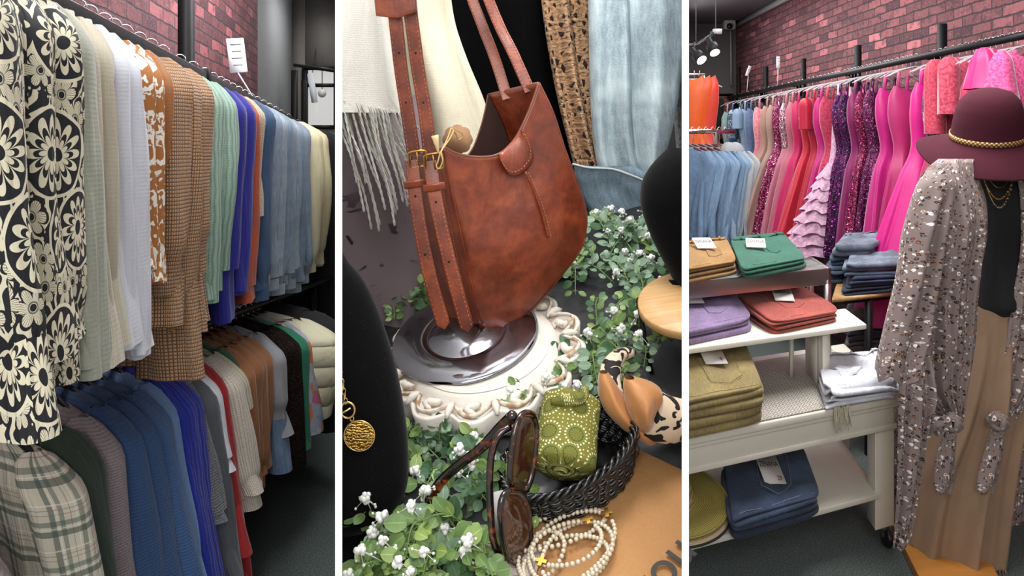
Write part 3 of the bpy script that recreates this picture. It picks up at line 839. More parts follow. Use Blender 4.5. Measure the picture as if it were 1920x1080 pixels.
for i in range(4):
    lo('cardigan', ('rust-tan cardigan touching the mustard jumper', 'second rust-tan cardigan from the mustard jumper', 'third rust-tan cardigan from the mustard jumper', 'rust-tan cardigan touching the grey jumper with denim sleeve')[i], 'cardigan', 370+i*14, (462+i*9, 915-i*12), TAN, seed=80+i, slr=.07, slw=.075, T=.07, hw=.24, cuff=TAN, group='rust-tan cardigans on the lower rail')
lo('jumper', 'heather grey jumper with patched denim sleeve', 'jumper', 428, (518, 780), cloth('#8d8f92', var=.1), seed=85, slr=.075, slw=.085, T=.075, hw=.25, cuff=denim('#5b6d86'), cuffl=.2, blen=1.25)
SH = sherpa('#3a2a26')
lo('fleece_jacket', 'dark brown fleece jacket left of its twin', 'jacket', 444, (528, 850), SH, seed=86, slr=.08, slw=.085, T=.08, hw=.255)
lo('fleece_jacket', 'dark brown fleece jacket touching the green coat', 'jacket', 456, (550, 872), SH, seed=87, slr=.085, slw=.09, T=.08, hw=.265)
lo('coat', 'emerald green coat between brown fleece and floral jacket', 'coat', 466, (564, 842), cloth('#1c6a50'), seed=88, slr=.085, slw=.09, T=.08, hw=.28)
def multi():
    g = NG('multicolour_floral'); uv = g.uv(); n = g.n('TexVoronoi', {'Vector': uv, 'Scale': 22}, out=None); r = g.sep(n.outputs[1])[0]
    return g.fin(g.ramp(r, [(0, '#8a8f9a'), (.35, '#9aa0ab'), (.5, '#a85a72'), (.6, '#b3683c'), (.75, '#8b96a4'), (.9, '#6e86a0')], 'CONSTANT'), .9)
lo('floral_jacket', 'multicoloured floral jacket between green coat and cream puffer', 'jacket', 476, (580, 805), multi(), seed=89, slr=.09, T=.09, hw=.28)
# cream puffer
def puffer():
    g = NG('quilted'); uv = g.uv(); u, v, _ = g.sep(uv)
    s = g.math('ABSOLUTE', g.math('SINE', g.math('MULTIPLY', g.math('ADD', v, g.math('MULTIPLY', g.math('SINE', g.math('MULTIPLY', u, 12)), .01)), pi/.085)))
    n = g.noise(uv, 18, 3)
    h = g.math('ADD', g.math('POWER', s, .5), g.math('MULTIPLY', n, .6))
    return g.fin(g.mix(g.math('MULTIPLY', n, .3), '#c9c3a8', '#a39d84'), .7, normal=g.bump(h, 1, .02))
lo('puffer_coat', 'big cream quilted puffer coat at the far end of the lower rail', 'coat', 488, (590, 775), puffer(), seed=90, slr=.13, slw=.13, T=.12, hw=.32, puff=.25, w=-30, amp=.02)
lo('coat', 'cream coat behind the puffer coat by the black dress', 'coat', 484, (590, 720), cloth('#b8b29a'), seed=91, slr=.1, slw=.1, T=.1, hw=.29, w=-34)
lo('dress', 'long dark dress below the black dresses at the far end', 'dress', 524, (624, 800), plain('#101013', .9), seed=92, slr=.1, T=.12, hw=.3, w=-30)
# sign card, standing above the rail on a clip
def sign(R, lab, c, wv, hv, lines, tiltz=0, stem=.1, nm='sign_card', facing=(0, -1, 0), lean=0):
    t = thing(nm, lab, 'sign', R)
    f = V(facing).normalized(); r = ZUP.cross(f)*-1
    r = f.cross(ZUP)*-1 if False else ZUP.cross(f)
    M = Matrix((r, ZUP, f)).transposed().to_4x4(); M = Matrix.Translation(c) @ Matrix.Rotation(lean, 4, 'Y') @ M
    MB().prism(rounded(wv, hv, .004), .003, M).build('card', plain('#d8d8dc', .5), t)
    MB().tube([R, c-ZUP*hv*.45], .0035, 6).build('clip_stem', plain('#c9c9cc', .3), t)
    for k, (tx, s) in enumerate(lines):
        q = M @ V((0, hv*(.32-.2*k), .0034)); MB().box(q, (wv*(.62-.1*(k % 2)), s*.35, .0006), M.to_3x3()).build('printed_line', plain('#77777d', .7), t)
    return t
yS = 3.35; Rs = RUy(yS)
sign(Rs, 'white price card clipped above the upper rail against the brick wall', at(444, 104, yS)+V((0, 0, 0)), .075, .155, [('NEW', .02), ('TOPS', .016), ('sizes', .014), ('S-XL', .014)], facing=(.45, -1, 0), lean=-.12)
# small white card and far lamp by the window
t = thing('sign_card', 'small white hanging card in front of the far shop window', 'sign', at(585, 160, 7.1))
MB().prism(rounded(.06, .28, .004), .004, Matrix.Translation(at(586, 165, 7.1)) @ Matrix.Rotation(-.15, 4, 'Y') @ Matrix.Rotation(pi/2, 4, 'X')).build('card', plain('#d0d4d8', .5), t)
MB().tube([at(586, 136, 7.1), at(592, 90, 7.1), at(592, 130, 7.1)], .004, 5).build('cord', plain('#333333'), t)
t = thing('pendant_bulb', 'small round pale bulb hanging before the far window', 'lamp', at(604, 175, 7.0))
MB().ball(at(604, 175, 7.0), .04, 12, 8).build('bulb', plain('#e6e2da', .3), t); MB().tube([at(604, 168, 7.0), at(604, 100, 7.0)], .004, 5).build('cord', plain('#333333'), t)
t = thing('clothing_stand', 'thin black display stand with crossbar beside the far window', 'stand', (at(552, 0, 6.6).x, 6.6, 0))
MB().tube([(at(552, 0, 6.6).x, 6.6, 0), at(552, 132, 6.6)], .03, 8).build('post', BLKP, t)
MB().tube([at(552, 122, 6.6), at(629, 133, 6.3)], .015, 8).build('crossbar', BLKP, t)
# ================================================================= BOOTH 3
set_booth(3)
CLR = clear(al=.28)
ZR = 2.12
def R3(px): y = 3430/(px-960); return V((2.45, y, ZR))
t = thing('wall_rack', 'long black steel wall rack on uprights carrying the row of gowns', 'rack', (2.45, 3.2, 0))
MB().box((2.45, (8.6+2.2)/2, ZR), (.022, 6.4, .036)).build('rail', BLACK, t)
for px, top in ((1372, 125), (1421, 125), (1489, 110), (1588, 85), (1741, 45)):
    y = 3430/(px-960); zt = 1.6+(270-top)*y/1400
    MB().box((2.53, y, zt/2), (.035, .045, zt)).build('post', BLKP, t)
    MB().box((2.49, y, ZR), (.09, .03, .05)).box((2.50, y, ZR-.06), (.05, .02, .08)).build('bracket', BLKP, t)
HG3 = 'clear hangers along the gown rail'; HL3 = 'clear plastic hanger with bent wire hook on the gown rail'

def dress(name, label, px, hem, mat, hw=.17, hemw=.26, T=.07, waist=.12, drop=.2, pleats=7, amp=.03, straps=True, sleeve=None, tiers=0, bod=None, seed=1, w=None, group=None, R=None, cat='dress', strapm=None, tierm=None, puff=None, hang=True):
    R = R or R3(px); w = w or az(200); n = V((w.y, -w.x, 0)); N0 = R-ZUP*drop
    E = at(hem[0], hem[1], R.y); L = N0.z-E.z; lv = V((E.x-R.x, 0, 0))/L
    t = thing(name, label, cat, (R.x, R.y, N0.z-L), group=group)
    def P(a, b, s): return N0+w*a+n*b-ZUP*s+lv*s*sm(s/.5)
    rr = random.Random(seed); ph = rr.uniform(0, 6); ph2 = rr.uniform(0, 6)
    ke = [(0, hw*.80, T*.5), (.06, hw, T*.9), (.16, hw*.97, T), (.36, waist, T*.8), (.5, waist+.04, T), (L, hemw, T*1.5)]
    bl = .36
    def sec(u, s):
        W, TT = interp(ke, s); th = 2*pi*u; c, sn = cos(th), sin(th)
        g = sm((s-.25)/.6)
        k = 1+amp/max(W, .05)*g*(sin(pleats*th+ph+.8*sin(s*3))+.4*sin(pleats*2.3*th+ph2))*.6
        top = .05*(cos(2*th)) if s < .02 else 0
        a = W*c*k; b = TT*sn*(1+.5*g*sin(pleats*th+ph))+.012*warp_noise((a*5, s*3, seed), 1)
        return P(a, b, s-(.035*abs(c)**3 if s < .1 and straps is not None else 0)*(1-s/.1)), (u*hw*4.5, s)
    if bod:
        MB().grid(lambda u, v: sec(u, v*bl), 40, 8, closed=True).build('bodice', bod, t)
        MB().grid(lambda u, v: sec(u, bl+v*(L-bl)), 60, 22, closed=True).build('skirt', mat, t)
    else:
        MB().grid(lambda u, v: sec(u, v*L), 56, 28, closed=True).build('gown_body', mat, t)
    if straps:
        for sd in (-1, 1):
            p0 = P(sd*hw*.55, .0, .0); p1 = R+w*(sd*hw*.55)-ZUP*(.03+.05)
            MB().tube([p0-ZUP*.03, (p0+p1)/2+n*.01, p1], .006, 6, flat=2.2, twist0=n).build('strap', strapm or mat if not isinstance(mat, list) else mat[0], t)
    if sleeve:
        for sd in ((1, -1) if sleeve > .0 else (1,)):
            def fs(u, v):
                th = 2*pi*u; s = v*abs(sleeve); pf = (puff or 1.0)
                rad = .055*(.4+.6*sqrt(min(1, s/.05)))*(1 if pf < 1.5 else .7+1.1*v)
                return P(sd*(hw*.95+.02+rad*cos(th)*(1+(.12 if pf < 1.5 else .3)*sin((5 if pf < 1.5 else 8)*th+ph+s*6))), rad*sin(th)*.9, s-.035), (u*.3, s)
            MB().grid(fs, 20, 14, closed=True).build('sleeve', mat, t)
    for k in range(tiers):
        s0 = bl+(L-bl)*k/tiers; 
        def ft(u, v):
            s = s0+v*((L-bl)/tiers*1.35); W, TT = interp(ke, min(s, L)); th = 2*pi*u
            r = 1+.10+v*.22+.10*v*sin(11*th+k*2+ph)+.06*v*sin(23*th+k)
            return P(W*cos(th)*r, TT*sin(th)*(r+.3*v), s+.012*sin(9*th+k)*v), (u*1.2, s)
        MB().grid(ft, 90, 5, closed=True).build('ruffle_tier', tierm or mat, t)
    if hang: hanger(R, w, hw=.19, drop=.05, mat=CLR, group=HG3, label=HL3, hook=.05)
    return t
PK = satin('#b4125f'); FUC = satin('#b0156e'); RD = satin('#a81634'); COR = satin('#b5273f')
D = [
 ('gown', 'pale mint gown at the far end of the gown rail, touching the blue one', 1378, (1374, 300), cloth('#8fa8a4'), {}),
 ('gown', 'cornflower blue gown between the mint gown and the grey-blue lace one', 1388, (1386, 335), satin('#3d5f93'), {}),
 ('dress', 'grey-blue lace dress with sleeves, left of the slate blue chiffon dress', 1402, (1398, 350), sequin('#5c7186', 120, '#9fb3c4', .7, .1), dict(sleeve=.3)),
 ('gown', 'pale blue satin gown with draped top beside the grey-blue lace', 1412, (1402, 380), satin('#8299b1'), dict(sleeve=.2)),
 ('gown', 'slate blue chiffon gown left of the light pink ruched one', 1424, (1412, 338), chiffon('#4d607d'), dict(hemw=.3)),
 ('gown', 'light pink gown with ruched top', 1440, (1430, 432), satin('#bd7182'), dict(bod=chiffon('#c96a78', '#e29aa2'), waist=.13)),
 ('gown', 'champagne beige flowing gown touching the light pink one', 1455, (1418, 425), satin('#9c7a6b'), dict(hemw=.36, pleats=6)),
 ('gown', 'champagne beige gown beside the magenta sequin one', 1466, (1440, 445), satin('#a08074'), dict(hemw=.32, pleats=5)),
 ('sequin_gown', 'slim magenta sequin gown between champagne and blush gowns', 1478, (1452, 452), sequin('#8b1650', 180, '#f0b6cf', .86), dict(hemw=.22)),
 ('gown', 'blush pink gown with sequin bodice', 1492, (1474, 436), satin('#b16a7b'), dict(bod=sequin('#a87184', 150, '#e8d3da', .7), hemw=.25)),
 ('gown', 'dusty rose gown with thin beige straps', 1504, (1490, 448), satin('#ab5f70'), dict(hemw=.25)),
 ('gown', 'hot pink satin gown left of the coral red one', 1516, (1499, 460), satin('#b01a55'), dict(hemw=.26)),
 ('gown', 'coral red flowing gown with white brooch at the waist', 1532, (1520, 448), satin('#b82338'), dict(hemw=.34, pleats=6)),
 ('gown', 'crimson gown with short wide sleeve', 1546, (1546, 462), satin('#a51433'), dict(sleeve=.24, puff=1.4, hemw=.3)),
 ('gown', 'bright magenta satin gown behind the lilac ruffled gown', 1560, (1552, 455), FUC, dict(hemw=.25)),
 ('gown', 'dark pink lace gown with beaded neckline, behind the ruffled gown', 1572, (1572, 460), chiffon('#8e1b3c', '#c03a5a', 60), dict(hemw=.25)),
 ('ruffled_gown', 'pale lilac pink tiered ruffle gown reaching lowest on the rail', 1584, (1546, 468), chiffon('#b283a0', '#d5b1c6'), dict(hemw=.28, tiers=8, drop=.3, waist=.08, hw=.1)),
 ('sequin_gown', 'violet purple sequin gown right of the ruffled gown', 1596, (1594, 480), sequin('#4b1250', 190, '#c2328c', .85), dict(hemw=.22)),
 ('sequin_gown', 'dark purple sequin gown, second right of the ruffled gown', 1609, (1607, 480), sequin('#3a0f44', 190, '#9c2a86', .85), dict(hemw=.22)),
 ('gown', 'magenta velvet gown with crossed straps among the purple sequin gowns', 1625, (1621, 500), satin('#7a1152'), dict(hemw=.22)),
 ('sequin_gown', 'raspberry sequin gown right of the magenta velvet one', 1641, (1637, 500), sequin('#7b1343', 200, '#e45a9a', .85), dict(hemw=.25)),
 ('sequin_gown', 'plum sequin gown touching the fuchsia satin gowns', 1658, (1655, 500), sequin('#571446', 200, '#c0559b', .85), dict(hemw=.22)),
 ('gown', 'fuchsia satin gown with ruched front, between plum sequins and black post', 1682, (1674, 560), satin('#b21a72'), dict(hemw=.24)),
 ('gown', 'deep pink satin gown with sweetheart top left of the tall black post', 1708, (1700, 560), satin('#a52662'), dict(hemw=.25)),
 ('gown', 'vivid pink full-skirted gown hanging just right of the tall black post', 1752, (1700, 600), satin('#c21478'), dict(hemw=.38, pleats=5)),
 ('gown', 'pink gown with mirror-embellished bodice next to the wine hat', 1774, (1770, 600), satin('#9c1d45'), dict(bod=sequin('#6a4a60', 90, '#d8d0e0', .55, .8), hemw=.25)),
 ('gown', 'red lace gown with long sleeves above the wine hat', 1800, (1800, 600), chiffon('#951d37', '#b54055', 70), dict(sleeve=.4, hemw=.22, drop=.1)),
 ('gown', 'crimson lace gown behind the crown of the hat', 1826, (1826, 600), chiffon('#8f1a35', '#b94b60', 60), dict(hemw=.22, sleeve=.3, drop=.1)),
 ('gown', 'coral pink strapless gown behind the hat', 1850, (1850, 600), satin('#a62a4a'), dict(hemw=.22)),
 ('gown', 'purple pink satin gown between the red lace and the ruffle-shouldered gown', 1868, (1868, 600), satin('#7f2470'), dict(hemw=.2, drop=.08)),
 ('gown', 'hot pink gown with big ruffled shoulders at the right end', 1896, (1896, 620), satin('#b5175f'), dict(sleeve=.2, puff=2.2, hemw=.24, drop=.09)),
 ('gown', 'pink gown with feathery bodice at the right edge of the picture', 1930, (1930, 620), chiffon('#a8275f', '#d45a90', 90), dict(sleeve=.35, puff=1.6, hemw=.24, drop=.12)),
]
for i, (nm, lb, px, hem, mt, kw) in enumerate(D):
    g = dress(nm, lb, px, hem, mt, seed=100+i, **kw)
    if 'brooch' in lb:
        c = at(1508, 222, 5.85); MB().ball(c, (.045, .02, .05), 14, 8).build('brooch', plain('#d8cfc4', .4), g)
# spare empty hangers between the gowns
base = None
for i, px in enumerate([1432, 1448, 1484, 1498, 1524, 1538, 1553, 1566, 1590, 1602, 1616, 1633, 1649, 1664, 1672, 1692, 1700, 1718, 1763, 1787, 1812, 1838, 1858, 1880, 1909]):
    hanger(R3(px), az(200+(i*37 % 17)-8), hw=.19, drop=.05, mat=CLR, group=HG3, label=HL3, hook=.05)
# cards on stems above the rail
for px, c, tl in ((1400, (1403, 133), .35), (1458, (1459, 117), .0)):
    R = R3(px); cc = at(c[0], c[1], R.y)
    sign(R, 'small white size card on a stem above the blue gowns' if px == 1400 else 'small white size card on a stem above the champagne gowns', cc, .032, .11, [('SIZE', .012), ('S', .014)], facing=(-.2, -1, 0), lean=tl)
R = R3(1588); 
# far dark clothes by the back wall
t = thing('garment_rack', 'dark rail along the grey back wall at the far end', 'rack', (2.3, 8.7, 0))
MB().tube([at(1325, 178, 8.6), at(1375, 178, 8.6)], .015, 8).build('rail', BLACK, t)
x_ = at(1333, 0, 8.65).x; MB().box((x_, 8.66, 1.15), (.04, .04, 2.3)).build('post', BLKP, t)
for i, (px, c) in enumerate(((1326, '#18181b'), (1334, '#1c1c20'), (1342, '#0f1012'), (1351, '#5a2018'), (1358, '#611c1c'), (1366, '#16201e'))):
    R = at(px, 178, 8.6)
    garment('blouse' if i > 2 else 'jacket', ('black jacket nearest the divider on the back wall rail', 'charcoal jacket second on the back wall rail', 'black jacket left of the rust top on the back wall rail', 'rust brown top on the back wall rail', 'dark red top on the back wall rail', 'dark green black top at the corner of the back wall rail')[i], 'jacket' if i < 3 else 'top', R, az(-80), (px+2, 258), cloth(c), hw=.2, T=.07, slr=.06, seed=200+i, blen=.95)
# ---- chrome rail with denim jackets
t = thing('chrome_rack', 'polished chrome clothes rail carrying the pale denim jackets', 'rack', at(1330, 500, 4.4))
MB().tube([at(1270, 247, 4.4), at(1378, 246, 4.4)], .014, 12).build('rail', chrome('#cfcbbf', .12), t)
for px in (1343,): MB().tube([at(px, 247, 4.4), V((at(px, 0, 4.4).x, 4.4, 0))], .014, 10).build('post', chrome('#9c9a94', .2), t)
HWD = plain('#4a1c14', .4)
DJ = [(1290, '#546a82'), (1302, '#627990'), (1315, '#4f657c'), (1327, '#667d95'), (1340, '#556a80'), (1352, '#66798c'), (1364, '#6f7c8a')]
for i, (px, c) in enumerate(DJ):
    R = at(px-3, 247, 4.4); w_ = az(-58)
    lab = ('pale blue denim jacket against the white divider', 'blue denim jacket second from the divider', 'mid blue denim jacket third from the divider', 'pale blue denim jacket in the middle of the chrome rail', 'grey-blue denim jacket left of the two hooded ones', 'blue denim jacket with grey hood', 'denim jacket with grey hood and grey sleeve at the right end of the chrome rail')[i]
    d = denim(c, .12, fk=.5); gr = cloth('#85878a')
    g = garment('denim_jacket', lab, 'jacket', R, w_, (px+24+i*.5, 452), d, hw=.225, T=.022, slr=.024, slw=.065, drop=.1, seed=220+i, collar=None if i > 4 else d, cuff=d, slmat=gr if i == 6 else None, lowband=d, blen=.97, amp=.02, wr=1.6)
    if i > 4:
        c0 = R-ZUP*.10+w_*.05
        def fh(u, v, c0=c0, w_=w_):
            th = pi*1.3*(u-.5); r = .06*(1-.15*v)
            n_ = V((w_.y, -w_.x, 0))
            return c0+w_*(cos(th)*r*1.1-.03)+n_*(sin(th)*r*.8)-ZUP*(.09*v-.045-.02*cos(th)), (u*.3, v*.15)
        MB().ball(c0+w_*.02-ZUP*.035, (.055, .06, .075), 20, 14).build('hood', gr, g)
    hanger(R, w_, hw=.2, drop=.07, mat=HWD, group='brown wooden hangers on the chrome rail', label='brown wooden hanger holding a denim jacket on the chrome rail', hook=.08, thick=.009)
# orange gowns above, on a taller rail behind
t = thing('garment_rack', 'rail behind the chrome one from which the orange gowns hang', 'rack', at(1310, 500, 5.2))
MB().tube([at(1270, 140, 5.2), at(1322, 141, 5.2)], .010, 8).build('rail', chrome('#cfcbbf', .12), t)
MB().tube([at(1320, 141, 5.2), V((at(1320, 0, 5.2).x, 5.2, 0))], .010, 8).build('post', chrome('#9c9a94', .2), t)
for i, (px, c, lb) in enumerate(((1290, '#cf5518', 'bright orange draped gown against the white divider'), (1302, '#c94a14', 'orange gown with ruched top right of the first'), (1312, '#c23a2c', 'coral gown right of the orange ones'))):
    R = at(px, 140, 5.2)
    dress('gown', lb, px, (px+5, 300), satin(c), R=R, w=az(-20), hw=.13, waist=.1, hemw=.14, T=.05, amp=.02, seed=240+i, drop=.04, pleats=5, hang=False)
    hanger(R, az(-20), hw=.15, mat=CLR, group='clear hangers of the orange gowns', label='clear hanger holding an orange gown by the divider')
sign(at(1324, 190, 5.2), 'small white price card beside the orange gowns', at(1324, 176, 5.15), .032, .08, [('SALE', .01)], facing=(0, -1, 0), lean=.05)
# ---- ceiling track with spotlights
t = thing('track_light', 'black ceiling track hanging on thin chains with two spotlights', 'lamp', at(1320, 70, 4.6))
ya = 4.6
MB().tube([at(1285, 86, ya), at(1308, 84, ya), at(1346, 58, ya)], .012, 8).build('track', plain('#2a2a2e', .4), t)
MB().box(at(1345, 59, ya), (.05, .03, .03)).build('end_cap', plain('#b0b0b2', .4), t)
for px, py in ((1305, 82), (1342, 60)):
    p = at(px, py, ya); MB().tube([p, V((p.x, p.y, ZC-.002))], .003, 5).build('chain', plain('#5a5a5e', .5), t)
for (a, b, lit) in (((1297, 92), (1315, 112), 1), ((1328, 72), (1340, 98), 0)):
    A, B = at(a[0], a[1], ya-.05), at(b[0], b[1], ya-.12)
    d = (B-A).normalized()
    q = MB().tube([A, lerp(A, B, .45), lerp(A, B, .5), B], lambda s: .016 if s < .47 else .034, 16)
    h = q.build('spot_head', BLKP, t)
    M = Matrix.Translation(B+d*.002) @ d.to_track_quat('Z', 'Y').to_matrix().to_4x4()
    MB().lathe([(.001, 0), (.03, 0), (.031, .003)], 20, M).build('spot_lens', NG('lamp_lens').fin('#ffffff', .3, emis='#f4f8ff', es=6 if lit else .6), t)
    MB().tube([A+(B-A)*.25, at(a[0]+5, a[1]-12, ya)], .006, 6).build('swivel_arm', BLKP, t)
t = thing('security_camera', 'small white security camera in the ceiling corner of the brick wall', 'camera', at(1367, 47, 8.7))
MB().box(at(1367, 47, 8.75), (.13, .1, .10)).build('housing', plain('#b8b5b5', .5), t, bevel=.01)
MB().ball(at(1368, 49, 8.67), .035, 12, 8).build('lens', plain('#1a1a1a', .2), t)
tag(MB().tube([at(1370, 52, 8.85), at(1371, 160, 8.85)], .012, 6).build('wall_cable', plain('#8e8a88', .6)), 'thin grey cable running down the wall corner from the camera', 'cable')

# ================================================================= tables
WP = paint('#dcd7c8', .45, .05)
PL_, PR_ = V((.593, 2.515, 0)), V((1.531, 2.936, 0)); U3 = (PR_-PL_).normalized(); V3 = V((.15, .985, 0)).normalized()
def tb(a, b): return PR_+U3*a+V3*b       # a along the front edge (0 = right corner), b depth
def slanted(mb, a0, a1, b0, b1, z0, z1):
    P = [tb(a0, b0), tb(a1, b0), tb(a1, b1), tb(a0, b1)]
    k = len(mb.v); mb.v += [V((p.x, p.y, z0)) for p in P]+[V((p.x, p.y, z1)) for p in P]
    W, D_ = a1-a0, b1-b0
    for q in ((3, 2, 1, 0), (4, 5, 6, 7)): mb.face([k+i for i in q], [(0, 0), (W, 0), (W, D_), (0, D_)])
    for i in range(4):
        j = (i+1) % 4; l = W if i % 2 == 0 else D_
        mb.face([k+i, k+j, k+4+j, k+4+i], [(0, 0), (l, 0), (l, z1-z0), (0, z1-z0)])
    return mb
ZT = .61
t = thing('display_table', 'white painted display table on black casters with a lower shelf', 'table', tb(-.5, .3))
slanted(MB(), -1.25, 0, 0, .78, ZT-.028, ZT).build('table_top', WP, t, bevel=.005)
slanted(slanted(slanted(MB(), -1.22, -.022, .022, .045, ZT-.115, ZT-.03), -.045, -.022, .022, .75, ZT-.115, ZT-.03), -1.235, -.012, .012, .04, ZT-.045, ZT-.028).build('apron', WP, t, bevel=.003)
slanted(MB(), -1.23, -.016, .016, .05, ZT-.132, ZT-.112).build('moulding', WP, t, bevel=.003)
slanted(MB(), -1.25, -.10, .03, .72, .21, .232).build('lower_shelf', WP, t, bevel=.003)
for a, b in ((-.125, .04), (-.125, .64)):
    slanted(MB(), a, a+.105, b, b+.10, .085, ZT-.11).build('leg', WP, t, bevel=.003)
    c = tb(a+.05, b+.05)
    MB().lathe([(.001, -.012), (.03, -.012), (.037, -.006), (.037, .006), (.03, .012), (.001, .012)], 24, Matrix.Translation((c.x+.012, c.y-.03, .038)) @ Matrix.Rotation(pi/2, 4, 'Y')).build('caster_wheel', plain('#141415', .3), t)
    MB().box((c.x, c.y-.01, .075), (.035, .06, .02)).tube([(c.x, c.y-.005, .09), (c.x+.0, c.y-.03, .04)], .012, 8).build('caster_bracket', plain('#3a3a3e', .35), t)
# riser
ZR1 = .862
t = thing('display_riser', 'low white riser shelf standing on the white table, carrying lavender and coral trousers', 'shelf', tb(-.3, .2))
slanted(MB(), -1.2, -.115, .17, .47, ZR1-.02, ZR1).build('shelf_board', WP, t, bevel=.003)
slanted(slanted(MB(), -.36, -.30, .22, .245, ZT, ZR1-.02), -.36, -.34, .22, .45, ZT, ZR1-.02).build('leg', WP, t)
slanted(MB(), -.46, -.44, .40, .43, ZT, ZR1-.02).build('leg', WP, t)
# steel and glass shelf
ZS = 1.055; ST = NG('brushed_steel').fin('#a9a5a0', .32, 1.0)
t = thing('steel_shelf', 'brushed steel shelf with glass top above the riser, carrying mustard and green trousers', 'shelf', tb(-.5, .5))
slanted(slanted(slanted(MB(), -1.25, -.215, .43, .445, ZS-.07, ZS), -.23, -.215, .43, .76, ZS-.05, ZS), -1.25, -.215, .745, .76, ZS-.05, ZS).build('frame', ST, t, bevel=.002)
slanted(MB(), -1.25, -.23, .445, .745, ZS-.008, ZS-.001).build('glass_top', clear('#b9c6c2', .06, .45), t)
slanted(MB(), -.25, -.215, .43, .455, ZT, ZS-.05).build('leg', ST, t); slanted(MB(), -.25, -.215, .73, .76, ZT, ZS-.05).build('leg', ST, t)
# runner on the white table
def runner():
    g = NG('diamond_weave'); uv = g.uv(); u, v, _ = g.sep(uv)
    fx = g.math('ABSOLUTE', g.math('SUBTRACT', g.math('FRACT', g.math('DIVIDE', u, .05)), .5)); fy = g.math('ABSOLUTE', g.math('SUBTRACT', g.math('FRACT', g.math('DIVIDE', v, .05)), .5))
    d = g.math('ADD', fx, fy); s = g.math('FRACT', g.math('MULTIPLY', d, 3.0))
    m = g.step(s, .45, .06); st = g.math('MULTIPLY', g.math('SINE', g.math('MULTIPLY', v, 1400)), .5)
    n = g.noise(uv, 300, 2)
    m = g.math('MULTIPLY', m, g.step(g.math('ADD', g.math('MULTIPLY', st, .3), n), .42, .15))
    return g.fin(g.mix(m, '#7f7873', '#d3cbbd'), .95, normal=g.bump(n, .6, .002))
t = thing('table_runner', 'grey and cream diamond-woven runner with tasselled end on the white table', 'runner', tb(-.4, .3))
def fr(u, v):
    a = lerp(-1.2, -.20, u); b = lerp(.012, .70, v); p = tb(a, b)
    return V((p.x, p.y, ZT+.004+.003*noise.noise(V((a*8, b*8, 0))))), (a, b)
MB().grid(fr, 40, 24).build('woven_cloth', runner(), t, solid=.003)
TASM = cloth('#cfc6ae', var=.1)
rr = random.Random(3)
m = MB()
for k in range(26):   # tassels at the right-hand end of the runner
    b0 = .0+k*.028; p = tb(-.20, b0+.012)+V((0, 0, ZT+.006))
    for j in range(6):
        d = U3*rr.uniform(.045, .10)+V3*rr.uniform(-.025, .025)
        a_ = p+V3*rr.uniform(-.008, .008); pts = [a_, a_+d*.35+V((0, 0, rr.uniform(.004, .02))), a_+d*.7+V((0, 0, rr.uniform(.002, .014))), a_+d+V((0, 0, -.002))]
        m.tube(smooth_path(pts, 5), .0016, 4)
m.build('tassels', TASM, t)
m = MB()
for j in range(26):   # bunch that hangs over the front edge
    p = tb(-.33+rr.uniform(-.012, .012), .03)+V((0, 0, ZT+.012)); q = tb(-.33+rr.uniform(-.045, .05), -.008-rr.uniform(0, .006))
    m.tube(smooth_path([p, p*.4+V((q.x, q.y, ZT+.014))*.6, V((q.x, q.y, ZT+.004)), V((q.x+rr.uniform(-.012, .012), q.y-.006, ZT-rr.uniform(.04, .085)))], 8), .0017, 4)
m.build('tassel', TASM, t)

